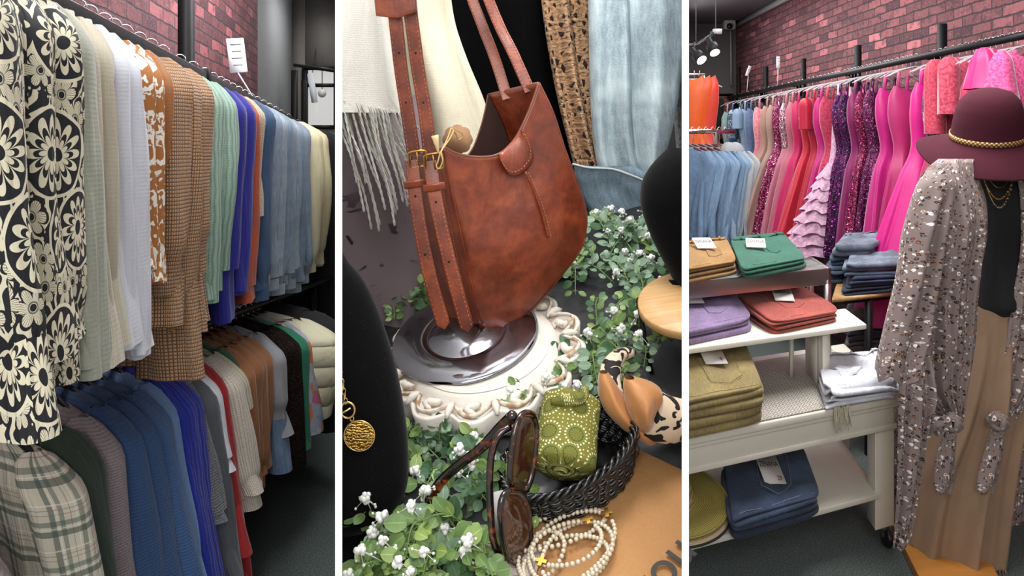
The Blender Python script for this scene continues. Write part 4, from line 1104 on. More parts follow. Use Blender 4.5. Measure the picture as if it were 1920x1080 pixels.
# ---------------------------------------------------------------- folded clothes
def sup(u, n=.24):
    th = 2*pi*u; c, s = cos(th), sin(th)
    return (abs(c)**n*(1 if c >= 0 else -1), abs(s)**n*(1 if s >= 0 else -1))
def folded(name, label, cat, Q, z0, h, mat, folds=2, seed=1, group=None, pocket=None, tagp=None, stitch='#8a7a55', loops=0, waist=True, wr=1.0, lip=.0, brandtxt=None, fur=None, patch=None, shift=.012, slope=0.0):
    """Q: four world xy corners (front-left, front-right, back-right, back-left)"""
    Q = [V((q[0], q[1], 0)) for q in Q]
    def B(s, t_, z=0): p = lerp(lerp(Q[0], Q[1], s), lerp(Q[3], Q[2], s), t_); return V((p.x, p.y, z))
    Lx = (Q[1]-Q[0]).length; Ly = (Q[3]-Q[0]).length
    t = thing(name, label, cat, B(.5, .5, z0), group=group)
    rr = random.Random(seed); fh = h/folds; 
    def topz(s, t_):
        e = min(1, min(s, 1-s)/.10, 1)*min(1, min(t_, 1-t_)/.12)
        return z0+h*(1) + slope*t_ + wr*.010*noise.noise(V((s*4, t_*4, seed)))*sm(e) - .004*(1-sm(e))
    for k in range(folds):
        ox, oy = (rr.uniform(-shift, shift) if k < folds-1 else 0), (rr.uniform(-shift, shift)*1.0 if k < folds-1 else 0)
        zb = z0+k*fh; top = k == folds-1
        prof = [(0, 0), (.6, 0), (.965, .02), (.992, .2), (1, .5), (.994, .8), (.972, .99), (.85, 1), (.65, 1), (.4, 1), (.2, 1), (0.001, 1)]
        def fn(u, v):
            i = min(int(round(v*(len(prof)-1))), len(prof)-1); r, zz = prof[i]; c, s_ = sup(u)
            s = .5+.5*c*r; tt = .5+.5*s_*r
            z = zb+fh*zz*1.02
            wob = .009*wr*warp_noise((u*9 if abs(u) < 1 else 0, k*3.1, seed), 1)*(1 if i > 1 else 0)
            if top and zz > .98: z = topz(s, tt)
            elif zz > 0: z += .003*wr*sin(u*2*pi*3+seed+k)+slope*tt*((k+zz)/folds)
            z = max(z, z0) 
            p = B(s+ox/Lx+wob*c/Lx*.6, tt+oy/Ly+wob*s_/Ly*.6, z)
            return p, (s*Lx+k, tt*Ly+zz*fh)
        MB().grid(fn, 72, len(prof)-1, closed=True).build('folded_leg' if k < folds-1 else 'top_panel', mat, t)
    SM = plain(stitch, .7)
    def onpath(pts, n=4, lift=.0025):
        out = []
        for a, b in zip(pts[:-1], pts[1:]):
            for i in range(n): s, tt = lerp(a[0], b[0], i/n), lerp(a[1], b[1], i/n); out.append(B(s, tt, topz(s, tt)+lift))
        s, tt = pts[-1]; out.append(B(s, tt, topz(s, tt)+lift)); return out
    if waist:
        m = MB()
        w0 = .88
        def fw(u, v):
            s = lerp(.05, .95, u); tt = lerp(w0, .985, v); return B(s, tt, topz(s, tt)+.004+.003*sin(pi*v)), (s*Lx, tt*Ly+5)
        MB().grid(fw, 24, 4).build('waistband', mat, t, solid=.004)
        m = MB()
        for sx in ([.18, .5, .82] if loops else []):
            MB().tube(onpath([(sx, w0-.03), (sx, 1.0)], 4, .011), .004, 6, flat=.5).build('belt_loop', mat, t)
        MB().tube(onpath([(.05, w0), (.95, w0)], 8, .005), .0009, 4).build('stitching', SM, t)
        MB().tube(onpath([(.06, .06), (.94, .06)], 8, .001), .0009, 4).build('stitching', SM, t)
    if pocket:
        cx, cy, sx, sy, rot = pocket; sy *= 1.6
        ca, sa = cos(rot), sin(rot)
        def pp(x, y):
            X, Y = x*sx, y*sy; return (cx+(X*ca-Y*sa)/Lx, cy+(X*sa+Y*ca)/Ly)
        poly = [(-1, 1), (1, 1), (.92, -.6), (0, -1), (-.92, -.6)]
        def fp(u, v):
            x = lerp(-1, 1, u); yb = -.6-.4*(1-abs(x)); y = lerp(1, yb, v); x2 = x*lerp(1, .92, v)
            a = pp(x2, y); e = min(u, 1-u, v, 1-v); return B(a[0], a[1], topz(*a)+.0035*sm(e/.05)), (a[0]*Lx+2, a[1]*Ly)
        pk = MB().grid(fp, 18, 14).build('back_pocket', mat, t)
        if pk is not None:
            pts = [pp(x*.94, y*.93) for x, y in poly+[(-1, 1)]]
            WM[pk.name] = WM[t.name]
            MB().tube(onpath(pts, 5, .0045), .0009, 4).build('pocket_stitching', SM, pk)
    if patch:
        cx, cy = patch
        def fl(u, v): s, tt = cx+(u-.5)*.07/Lx, cy+(v-.5)*.05/Ly; return B(s, tt, topz(s, tt)+.012), (u*.07, v*.05)
        MB().grid(fl, 4, 3).build('leather_patch', plain('#9c6a3c', .6), t, solid=.002)
    if tagp:
        cx, cy, w_, h_, rot = tagp; h_ *= 1.8
        z = max(topz(cx+dx, cy+dy) for dx in (-.08, 0, .08) for dy in (-.08, 0, .08))+.008
        X = (Q[1]-Q[0]).normalized(); ang = rot
        M = Matrix.Translation(B(cx, cy, z+.011)) @ Matrix.Rotation(ang, 4, 'Z') @ Matrix.Rotation(math.radians(17)+atan2(slope, Ly), 4, 'X')
        tg = MB().prism(rounded(w_, h_, .003), .0012, M).build('price_tag', plain('#cfcac4', .6), t)
        if tg is not None:
            WM[tg.name] = WM[t.name]
            bt = brandtxt or ('ZENANA', '')
            lettering(bt[0], w_*.26, M @ Matrix.Translation((0, h_*.12, .0014)), plain('#26262a', .6), tg, name='brand_lettering', xs=.85, ys=1.7)
            MB().box(V((0, 0, 0)), (w_*.8, .0012, .0004)).v
            if bt[1]: lettering(bt[1], w_*.22, M @ Matrix.Translation((w_*.28, -h_*.33, .0014)), plain('#26262a', .6), tg, name='size_number', ys=1.7)
    if fur:
        m = MB(); r2 = random.Random(seed)
        for k in range(260):
            tt = r2.uniform(fur[0], fur[1]); p = B(1.0, tt, z0+h*r2.uniform(.1, .9)); d = V((r2.uniform(.3, 1), r2.uniform(-.8, .3), r2.uniform(-.5, .5))).normalized()*r2.uniform(.012, .03)
            m.tube([p-d*.3, p+d*.6, p+d+V((0, 0, -.004))], .0012, 3)
        tag(m.build('frayed_fur_trim', cloth('#6d5136'), t), kind='stuff')
    return t
def quadz(z, *pp): return [tuple(atz(px, py, z)[:2]) for px, py in pp]
def pile(n, lbls, name, cat, pts, z0, hh, mats, **k):
    out = []
    top = k.pop('topkw', {})
    for i in range(n):
        kk = dict(k)
        if i == n-1: kk.update(top)
        r2 = random.Random(i*3+k.get('seed', 1)); 
        Q = quadz(z0, *pts); Q = [(x+r2.uniform(-.008, .008), y+r2.uniform(-.008, .008)) for x, y in Q] if i < n-1 else Q
        sd = kk.pop('seed', 1)
        out.append(folded(name, lbls[i], cat, Q, z0+sum(hh[:i]), hh[i]-.001, mats[i % len(mats)], seed=sd+i*7, **kk))
    return out
# pts are the footprint of each pile on its shelf, front-left, front-right, back-right, back-left
MUS = denim('#8c6a3a', .12, fk=.4); GRE = denim('#1d5745', .12, fk=.4); LAV = denim('#7d6a8b', .15, fk=.4); CORL = denim('#99493f', .12, fk=.4); KHA = denim('#84744a', .15, fk=.4); WJ = cloth('#cfd0d8', var=.04)
pile(3, ('mustard trousers at the bottom of the mustard pile on the steel shelf', 'mustard trousers in the middle of the mustard pile', 'mustard trousers on top of the mustard pile, with white tag'), 'folded_trousers', 'trousers',
     ((1282, 534), (1382, 514), (1362, 480), (1282, 492)), ZS, (.018, .018, .024), [MUS], folds=1, waist=False, seed=11, stitch='#a88a4c',
     topkw=dict(slope=.035, folds=2, pocket=(.62, .38, .055, .05, .1), tagp=(.42, .62, .085, .055, .05), waist=True, loops=1))
pile(2, ('green trousers lying under the other green pair on the steel shelf', 'green trousers on top of the steel shelf, with white tag'), 'folded_trousers', 'trousers',
     ((1392, 527), (1514, 503), (1470, 466), (1368, 478)), ZS, (.022, .026), [GRE], folds=1, waist=False, seed=23, stitch='#3f8a72',
     topkw=dict(slope=.04, folds=2, pocket=(.6, .4, .05, .045, .1), tagp=(.33, .52, .085, .05, -.25), waist=True, loops=1))
pile(2, ('lavender trousers lying under the other lavender pair on the white riser', 'lavender trousers on top, with white tag against the divider'), 'folded_trousers', 'trousers',
     ((1268, 655), (1412, 622), (1368, 576), (1262, 596)), ZR1, (.028, .032), [LAV], folds=1, waist=False, seed=33, stitch='#a893b8',
     topkw=dict(slope=.045, folds=2, pocket=(.58, .42, .07, .06, .15), tagp=(.25, .66, .085, .055, .1), waist=True, loops=1))
pile(3, ('coral trousers at the bottom of the coral pile on the white riser', 'coral trousers in the middle of the coral pile', 'coral trousers on top of the coral pile, with two white tags'), 'folded_trousers', 'trousers',
     ((1452, 630), (1578, 604), (1498, 566), (1376, 580)), ZR1, (.016, .016, .022), [CORL], folds=1, waist=False, seed=43, stitch='#c07a6c',
     topkw=dict(slope=.035, folds=2, pocket=(.5, .4, .07, .05, .1), tagp=(.45, .52, .08, .06, -.15), waist=True, loops=1))
kp = pile(4, ('khaki trousers at the bottom of the khaki pile on the white table', 'second khaki trousers from the table in the khaki pile', 'khaki trousers with frayed hem second from the top', 'khaki trousers on top of the pile on the white table, with white tag'), 'folded_trousers', 'trousers',
     ((1262, 832), (1434, 794), (1398, 726), (1240, 755)), ZT+.006, (.032, .032, .030, .040), [KHA], folds=1, waist=False, seed=53, stitch='#a8935a', shift=.02,
     topkw=dict(slope=.06, folds=2, pocket=(.6, .42, .085, .075, .15), tagp=(.52, .66, .085, .07, .1), waist=True, loops=1, brandtxt=('ZENANA', '9'), fur=None, wr=1.8))
pile(2, ('white jeans lying under the crumpled white pair', 'crumpled white jeans on top, beside the spotted kimono'), 'folded_jeans', 'jeans',
     ((1548, 768), (1684, 745), (1655, 694), (1530, 706)), ZT+.006, (.03, .05), [WJ], folds=2, waist=False, seed=63, wr=2.5, shift=.03, stitch='#c4c4cc',
     topkw=dict(folds=3, waist=True, wr=5, pocket=(.4, .5, .06, .05, .4), loops=1))
DK = denim('#323f54', .35, fk=.3); DK2 = denim('#222c3c', .2, fk=.3); DK3 = denim('#3f4e63', .4, fk=.3); DKL = denim('#5c6673', .4, fk=.3)
pile(3, ('dark blue jeans at the bottom of the pile on the lower shelf', 'blue jeans in the middle of the pile on the lower shelf', 'blue jeans on top of the lower shelf pile, with white size 29 tag'), 'folded_jeans', 'jeans',
     ((1372, 1020), (1540, 968), (1505, 892), (1352, 915)), .232, (.026, .024, .032), [DK2, DK, DK], folds=1, waist=False, seed=73, stitch='#8d97a8',
     topkw=dict(slope=.06, folds=2, pocket=(.55, .48, .085, .085, -.05), tagp=(.5, .50, .08, .08, .0), waist=True, loops=1, brandtxt=('ZENANA', '29'), wr=2))
# straw hats on the lower shelf
STR = NG('straw'); _u = STR.uv(); _w = STR.n('TexWave', {'Vector': STR.obj(), 'Scale': 55, 'Distortion': .6, 'Detail': 2}, wave_type='RINGS', rings_direction='Z')
STRAW = STR.fin(STR.mix(_w, '#7f7236', '#b0a052'), .8, normal=STR.bump(_w, .6, .002))
STR = NG('straw_pale'); _w = STR.n('TexWave', {'Vector': STR.obj(), 'Scale': 55, 'Distortion': .6, 'Detail': 2}, wave_type='RINGS', rings_direction='Z')
STRAW2 = STR.fin(STR.mix(_w, '#8f7c5c', '#bda985'), .8, normal=STR.bump(_w, .6, .002))
hc = atz(1258, 975, .232)
for i, (dz, mt, lb, tl) in enumerate(((.006, STRAW2, 'pale straw hat with black edge line lying lowest on the lower shelf', 6), (.045, STRAW, 'yellow straw hat lying upside down on the pale straw hat', 12))):
    M = Matrix.Translation((hc.x-.0, hc.y+.02*i, .232+dz+.03)) @ Matrix.Rotation(math.radians(tl), 4, 'X') @ Matrix.Rotation(math.radians(-4), 4, 'Y')
    t = thing('straw_hat', lb, 'hat', M.translation, mat=M.copy())
    prof = [(.001, .075), (.05, .075), (.075, .065), (.085, .02), (.095, .004), (.13, 0), (.17, .002), (.205, -.006), (.208, -.009), (.17, -.003), (.13, -.005), (.095, -.002)]
    MB().lathe(prof, 56, M).build('brim_and_crown', mt, t)
    MB().lathe([(.204, -.01), (.21, -.008), (.21, -.004), (.204, -.003), (.204, -.01)], 56, M).build('edge_binding', plain('#17171a') if i == 0 else mt, t)
# ---- tall jeans stacks on the black-legged table
t = thing('side_table', 'side table with light wood top on black metal legs, under the jeans stacks', 'table', (1.9, 3.95, 0))
ZJ = .83
TQ = quadz(ZJ, (1560, 560), (1700, 545), (1690, 505), (1575, 512))
tq = [V((x, y, 0)) for x, y in TQ]
k0 = MB(); k0.v += [V((p.x, p.y, ZJ-.02)) for p in tq]+[V((p.x, p.y, ZJ)) for p in tq]
for q in ((3, 2, 1, 0), (4, 5, 6, 7), (0, 1, 5, 4), (1, 2, 6, 5), (2, 3, 7, 6), (3, 0, 4, 7)): k0.face(q)
k0.build('table_top', wood('#b88f5e', '#95703f'), t)
for fx_, p in ((.5, lerp(tq[0], tq[1], .5)), (1, tq[1]), (0, lerp(tq[2], tq[3], .5))):
    MB().box((p.x, p.y+.02, (ZJ-.02)/2), (.028, .028, ZJ-.02)).build('leg', BLKP, t)
MB().tube([tq[0]+V((0, .02, ZJ-.03)), tq[1]+V((0, .02, ZJ-.03))], .01, 6).build('frame_bar', BLKP, t)
ZL = .34
slq = [V((p.x, p.y, ZL)) for p in tq]
k0 = MB(); k0.v += [p-V((0, 0, .02)) for p in slq]+slq
for q in ((3, 2, 1, 0), (4, 5, 6, 7), (0, 1, 5, 4), (1, 2, 6, 5), (2, 3, 7, 6), (3, 0, 4, 7)): k0.face(q)
k0.build('lower_shelf', wood('#b88f5e', '#95703f'), t)
def shiftq(pts, dx, dy): return [(x+dx, y+dy) for x, y in pts]
JA = [(1582, 556), (1690, 548), (1684, 517), (1590, 520)]
hs = [.034, .036, .044, .05]
jl = ['dark folded jeans lying directly on the wooden table top', 'dark blue folded jeans second from the table top', 'mid blue folded jeans with tan leather patch under the top pair', 'washed blue folded jeans on top of the right-hand stack']
z = ZJ
jm = [DK2, DK, DK3, DKL]
for i in range(4):
    Q = quadz(ZJ, *shiftq(JA, (-6, 5, 0, 3)[i], 0))
    folded('folded_jeans', jl[i], 'jeans', Q, z, hs[i]-.001, jm[i % 4], folds=2, seed=300+i, waist=True, wr=2.2, loops=1, patch=(.2, .5) if i == 2 else None, stitch='#9fa9b8', shift=.03)
    z += hs[i]
Q2 = quadz(ZJ, (1560, 534), (1640, 528), (1650, 502), (1578, 505))
for i in range(3):
    folded('folded_jeans', ('dark jeans folded at the back left of the table, under two others', 'blue jeans folded in the middle of the back left stack', 'blue jeans on top of the back left stack, showing a tan patch')[i], 'jeans', [(x-.06+.02*i, y+.0) for x, y in Q2], ZJ+.05*i, .049, (DK2, DK3, DK)[i], folds=2, seed=310+i, waist=True, wr=2, loops=1, patch=(.35, .75) if i == 2 else None, shift=.03)
folded('folded_jeans', 'washed blue jeans crowning the back of the jeans stacks', 'jeans', [(x-.0, y-.03) for x, y in Q2], ZJ+.15, .075, DKL, folds=2, seed=316, waist=True, wr=2, loops=1, shift=.03)
z = ZL
for i in range(6):
    Q = quadz(ZL, (1585, 700), (1690, 688), (1680, 640), (1600, 645))
    folded('folded_jeans', ('grey jeans lying at the bottom of the lower shelf of the black-legged table', 'faded blue jeans second from the bottom on that lower shelf', 'grey folded jeans third from the bottom on that lower shelf', 'charcoal folded jeans fourth from the bottom on that lower shelf', 'pale grey jeans second from the top under the wooden table top', 'light grey jeans on top of the pile under the wooden table top')[i], 'jeans', Q, z, .054, denim(('#50565e', '#4d5f78', '#5c6066', '#3e4249', '#787a7e', '#6c6e72')[i], .4), folds=2, seed=330+i, waist=True, wr=2.5, loops=1, tagp=(.25, .35, .08, .05, .1) if i in (5, 2) else None, shift=.04)
    z += .055

# ================================================================= mannequin
YM = 2.95
def loft(rows, yc, n=40, m=30, folds=0, amp=0.0, seed=0, pow_=1.0, tw=0, hemw=0.0, uvs=1.0, wr=1.0, arc=(0, 1), yfn=None, mapf=None):
    """rows: (py, pxL, pxR, T) silhouettes at depth yc -> rounded solid; T is half thickness in m"""
    p0, p1 = rows[0][0], rows[-1][0]
    def fn(u, v):
        py = lerp(p0, p1, v); L_, R_, T = interp(rows, py)
        yy = yfn(v) if yfn else yc
        cx = (L_+R_)/2; hw_ = (R_-L_)/2
        th = 2*pi*lerp(arc[0], arc[1], u)
        k = 1+(amp*(sin(folds*th+seed+tw*v*3)+.45*sin(folds*1.7*th+seed*2+v*2)) if folds else 0)*sm(v*3)
        py2 = py+hemw*sin(folds*th+seed)*(v**6)
        x = cx-hw_*cos(th)
        p = at(x, py2, yy); 
        s_ = sin(th)
        p = p+V((0, -T*s_*k+wr*.006*warp_noise((p.x*9, p.z*6, seed), 1), 0))
        if mapf: p = mapf(p, u, v)
        return p, (u*4*hw_/F*yy*uvs, v*(p1-p0)/F*yy*uvs)
    return MB().grid(fn, n, m, closed=(arc == (0, 1)))
t = thing('mannequin', 'display mannequin on a chrome pole wearing the wine hat and spotted kimono', 'mannequin', at(1775, 1010, YM))
loft([(232, 1835, 1880, .06), (290, 1845, 1880, .045), (318, 1842, 1888, .045), (335, 1800, 1925, .06), (420, 1815, 1915, .10), (500, 1820, 1890, .08), (600, 1800, 1895, .10), (660, 1800, 1890, .10)], YM+.04, 32, 30).build('torso', plain('#1c1a1a', .5), t)
MB().tube([at(1845, 655, YM+.05), at(1790, 1015, YM+.05)], .014, 10).build('pole', chrome('#8c8c8c', .2), t)
BLK = cloth('#0b0c10', var=.25, bump=.15)
tp = tag(loft([(312, 1822, 1918, .075), (345, 1818, 1925, .09), (400, 1825, 1922, .115), (470, 1830, 1912, .105), (530, 1826, 1902, .115), (568, 1824, 1896, .125), (584, 1828, 1888, .10)], YM+.0, 56, 40, folds=4, amp=.05, seed=2, hemw=0, tw=2).build('tank_top', BLK), 'black tucked top worn by the mannequin under the spotted kimono', 'top')
SK = cloth('#8f745c', var=.05, weave=1600, fk=.15)
sk = thing('maxi_skirt', 'long tan pleated skirt with frayed hem on the mannequin', 'skirt', at(1775, 1010, YM))
def skm(u): return 0
def skf():
    rows = [(555, 1818, 1900, .11), (640, 1806, 1902, .13), (760, 1770, 1900, .15), (880, 1718, 1882, .17), (990, 1692, 1868, .18), (1022, 1686, 1862, .185)]
    def fn(u, v):
        py = lerp(555, 1022, v); L_, R_, T = interp(rows, py); cx, hw_ = (L_+R_)/2, (R_-L_)/2; th = 2*pi*u
        g = sm(v*2.2); k = 1+g*(.13*sin(9*th+1+v*.6)+.06*sin(17*th+2))
        hem = 22*max(0, sin(5*th+2.4))**2*v**8-16*(v**8)*max(0, sin(3*th+.5))
        p = at(cx-hw_*cos(th)*(1+(k-1)*.3), py+hem, YM+.02); return p+V((0, -T*sin(th)*k*1.1, 0)), (u*2.4, v)
    return fn
MB().grid(skf(), 150, 44, closed=True).build('skirt_cloth', SK, sk)
m = MB(); f_ = skf(); rr = random.Random(5)
for i in range(330):
    u = i/330; p, _ = f_(u, 1.0)
    m.tube([p+V((0, 0, .006)), p+V((rr.uniform(-.006, .006), rr.uniform(-.008, .002), -.012)), p+V((rr.uniform(-.01, .01), rr.uniform(-.012, .002), -rr.uniform(.012, .026)))], .0011, 3)
tag(m.build('frayed_hem', SK, sk), kind='stuff')
# plinth
PLQ = [at(1728, 1092, 0), at(1870, 1092, 0), at(1826, 995, 0), at(1694, 985, 0)]
pq = [atz(1745, 1125, .035), atz(1888, 1110, .035), atz(1812, 968, .035), atz(1672, 980, .035)]
m = MB(); m.v = [V((p.x, p.y, .001)) for p in pq]+[V((p.x, p.y, .036)) for p in pq]
for q in ((3, 2, 1, 0), (4, 5, 6, 7), (0, 1, 5, 4), (1, 2, 6, 5), (2, 3, 7, 6), (3, 0, 4, 7)): m.face(q)
tag(m.build('mannequin_plinth', wood('#c8873e', '#b27331', 3, .35), smooth=False, bevel=.003), 'orange-brown wooden plinth board under the mannequin', 'plinth')
# kimono
LEO = leopard()
km = thing('kimono', 'long mauve-grey spotted open kimono with knotted hems on the mannequin', 'kimono', at(1775, 1000, YM))
def panel(rows, yc, nm, folds, amp, seed, n=50, m=46, T=.03, hw=0, arc=(.02, .48), yfn=None, hem=None, mat=None):
    """open cloth surface draped in front: rows (py, pxL, pxR, bulge)"""
    p0, p1 = rows[0][0], rows[-1][0]
    def fn(u, v):
        py = lerp(p0, p1, v); L_, R_, B_ = interp(rows, py)
        x = lerp(L_, R_, u); yy = yfn(u, v) if yfn else yc
        py2 = py+(hem(u)*v**5 if hem else 0)
        p = at(x, py2, yy)
        g = sm(v*2.5+.15)
        dy = -B_*sin(pi*u)+g*amp*(sin(folds*2*pi*u+seed+v*1.2)+.5*sin(folds*4.6*pi*u+seed*2-v*2))+.006*warp_noise((u*6, v*7, seed), 1)
        return p+V((0, dy, 0)), (u*(rows[len(rows)//2][2]-rows[len(rows)//2][1])/F*yy*1.25, v*(p1-p0)/F*yy)
    return MB().grid(fn, n, m).build(nm, mat or LEO, km, solid=.002)
# back panel wraps the shoulders behind
panel([(300, 1752, 1945, .0), (340, 1722, 1965, -.03), (500, 1704, 1985, -.05), (700, 1690, 1960, -.05), (900, 1678, 1940, -.03), (1025, 1672, 1925, 0)], YM+.19, 'back_panel', 5, .02, 1, n=70)
panel([(298, 1760, 1826, .02), (320, 1735, 1832, .05), (380, 1722, 1852, .08), (440, 1716, 1855, .09), (500, 1712, 1846, .08), (570, 1710, 1838, .07), (650, 1712, 1832, .06), (720, 1718, 1820, .05), (775, 1762, 1802, .04), (800, 1774, 1796, .03)], YM-.12, 'left_front_panel', 3, .016, 2, n=60, m=56)
panel([(300, 1880, 1935, .02), (320, 1905, 1960, .05), (400, 1912, 1985, .07), (480, 1908, 1990, .07), (560, 1892, 1975, .06), (650, 1880, 1960, .06), (720, 1868, 1935, .05), (780, 1862, 1900, .03), (798, 1866, 1890, .02)], YM-.10, 'right_front_panel', 2.5, .016, 3)
# long left strip down to the floor
panel([(640, 1690, 1745, .03), (720, 1684, 1742, .04), (800, 1682, 1738, .03), (900, 1680, 1722, .03), (1000, 1674, 1706, .02), (1026, 1672, 1694, .02)], YM-.20, 'side_panel', 2, .012, 4, n=30)
# wide sleeve
def slf(rows, yc, seed, nm, T=.05):
    mb = loft(rows, yc, 60, 50, folds=5, amp=.28, seed=seed, tw=1.2, hemw=9, wr=2.5)
    return mb.build(nm, LEO, km)
slf([(318, 1742, 1778, .03), (345, 1722, 1790, .06), (420, 1702, 1770, .07), (500, 1688, 1760, .07), (580, 1672, 1748, .07), (650, 1656, 1738, .07), (690, 1646, 1728, .07), (706, 1645, 1722, .07)], YM-.16, 1.0, 'sleeve')
slf([(640, 1708, 1742, .03), (700, 1706, 1748, .05), (740, 1710, 1752, .05), (768, 1716, 1742, .05)], YM-.19, 2.0, 'sleeve_drape')
slf([(318, 1925, 1955, .03), (420, 1935, 1995, .06), (560, 1930, 2005, .07), (690, 1900, 2000, .07)], YM-.08, 3.0, 'sleeve')
# knots and tails
for (kx, ky, tl) in ((1786, 792, [(1783, 805), (1776, 850), (1772, 905), (1770, 926)]), (1872, 790, [(1872, 800), (1866, 850), (1854, 905), (1848, 925)])):
    m = MB()
    c = at(kx, ky, YM-.20)
    for j in range(4):
        a = j*.8; R_ = Matrix.Rotation(a, 3, 'Y') @ Matrix.Rotation(.5*j, 3, 'X')
        pts = [c+R_ @ V((.024*cos(q), .012*sin(2*q), .03*sin(q)*.9)) for q in [2*pi*i/18 for i in range(18)]]
        m.tube(pts, .011, 8, closed=True)
    m.build('knot', LEO, km)
    def ft(u, v, tl=tl):
        q = v*(len(tl)-1); i = min(int(q), len(tl)-2); x = lerp(tl[i][0], tl[i+1][0], q-i); y = lerp(tl[i][1], tl[i+1][1], q-i)
        w_ = 10+9*sin(pi*min(1, v*.8)); p = at(x+(u-.5)*2*w_, y+(8*(u-.5) if v > .9 else 0), YM-.20)
        return p+V((0, .012*sin(6*u+v*3), 0)), (u*.09, v*.27)
    MB().grid(ft, 14, 20).build('tail', LEO, km, solid=.003)
slf([(775, 1734, 1775, .03), (792, 1730, 1782, .035), (812, 1738, 1770, .02)], YM-.19, 5.0, 'gathered_hem')
# necklaces
GD = brass('#b08c4e', .3)
for k, (x0, x1, yb, lb) in enumerate(((1846, 1902, 352, 'short thin gold chain necklace on the black top'), (1838, 1906, 372, 'middle gold chain necklace with small beads on the black top'), (1842, 1904, 388, 'longest gold necklace with dangling drops on the black top'))):
    t = thing('necklace', lb, 'necklace', at(1872, yb, YM-.14))
    pts = []
    for i in range(21):
        u = i/20; x = lerp(x0, x1, u); y = lerp(312, yb, sin(pi*u)**.75); pts.append(at(x, y, YM-.09-.045*sin(pi*u)-.003*k))
    MB().tube(pts, .0016, 5).build('chain', GD, t)
    if k:
        m = MB()
        for i in range(3, 18): 
            p = pts[i]; m.ball(p+V((0, -.003, -.003)), .0042 if i % 2 else .003, 8, 5)
        m.build('beads', GD if k == 1 else plain('#8c8468', .2, .6), t)
# hat
hm = Matrix.Translation(at(1850, 262, YM-.0)) @ Matrix.Rotation(math.radians(-6), 4, 'Y') @ Matrix.Rotation(math.radians(17), 4, 'X')
t = thing('felt_hat', 'wide-brimmed wine red felt hat with gold band on the mannequin', 'hat', hm.translation, mat=hm.copy())
FE = NG('wool_felt'); _o = FE.obj(); _n = FE.noise(_o, 300, 4, .7); _n2 = FE.noise(_o, 12, 3)
FELT = FE.fin(FE.mix(FE.math('ADD', FE.math('MULTIPLY', _n, .6), FE.math('MULTIPLY', _n2, .4)), '#32101a', '#4a1a28'), .95, normal=FE.bump(_n, .5, .002), spec=.2)
prof = [(.001, .205), (.04, .203), (.075, .19), (.10, .162), (.115, .12), (.122, .07), (.126, .02), (.130, .004), (.145, -.006), (.18, -.018), (.215, -.034), (.243, -.05), (.247, -.054), (.240, -.054), (.21, -.040), (.17, -.024), (.13, -.010), (.12, .0)]
def hrf(th, r, z):
    k = max(0, (r-.13)/.12)
    return r*(1+.03*k*sin(2*th+.6)), z+k*(.022*sin(2*th+2.2)+.014*sin(3*th+1)-.022*max(0, sin(th-pi))*k)
MB().lathe(prof, 72, hm, rf=hrf).build('felt_body', FELT, t)
def gband():
    g = NG('gold_band'); uv = g.uv(); u, v, _ = g.sep(uv)
    s = g.math('MULTIPLY', g.math('SINE', g.math('MULTIPLY', u, 420)), g.math('SINE', g.math('MULTIPLY', v, 420)))
    e = g.math('ABSOLUTE', g.math('SUBTRACT', v, .01))
    return g.fin(g.mix(g.step(s, .1, .2), '#6d4a2a', '#d9b678'), .4, .5, normal=g.bump(s, .5, .001))
MB().grid(lambda u, v: (hm @ V((.129*cos(2*pi*u), .129*sin(2*pi*u), .008+.02*v)), (u*.8, v*.02)), 64, 2, closed=True).build('gold_band', gband(), t, solid=.004)
# ================================================================= BOOTH 2
set_booth(2)
O2 = at(930, 660, 1.2)
M2 = Matrix.Translation(O2) @ Matrix.Rotation(math.radians(-9), 4, 'Y') @ Matrix.Rotation(math.radians(22), 4, 'X')
R2 = M2.to_3x3(); X2, Y2, Z2 = R2.col[0].copy(), R2.col[1].copy(), R2.col[2].copy()
def L2(px, py, h=0.0):
    d = ray(px, py); o = V((0, 0, CZ)); q = O2+Z2*h
    return o+d*((q-o).dot(Z2)/d.dot(Z2))
def dep(px, py, h=0.0): return L2(px, py, h).y
def T2(p, rot=0.0, h=0): return Matrix.Translation(p) @ R2.to_4x4() @ Matrix.Rotation(rot, 4, 'Z')
# table
g = NG('black_tabletop'); _o = g.obj(); _n = g.noise(_o, 90, 4)
TBM = g.fin(g.mix(_n, '#19191b', '#2c2c2f'), .55, normal=g.bump(_n, .3, .002))
t = thing('display_table', 'black slanted display table under the leather bag', 'table', V((0, 1.2, 0)))
c = M2 @ V((0, .05, -.016)); MB().box(c, (1.1, .98, .03), R2).build('table_top', TBM, t)
for s in (-1, 1):
    for yy in (.95, 1.6): 
        zt = (O2+Y2*((yy-1.2)/Y2.y)).z-.03; MB().box((s*(.10+.12*(yy-.9)), yy, zt/2), (.03, .03, zt)).build('leg', BLKP, t)
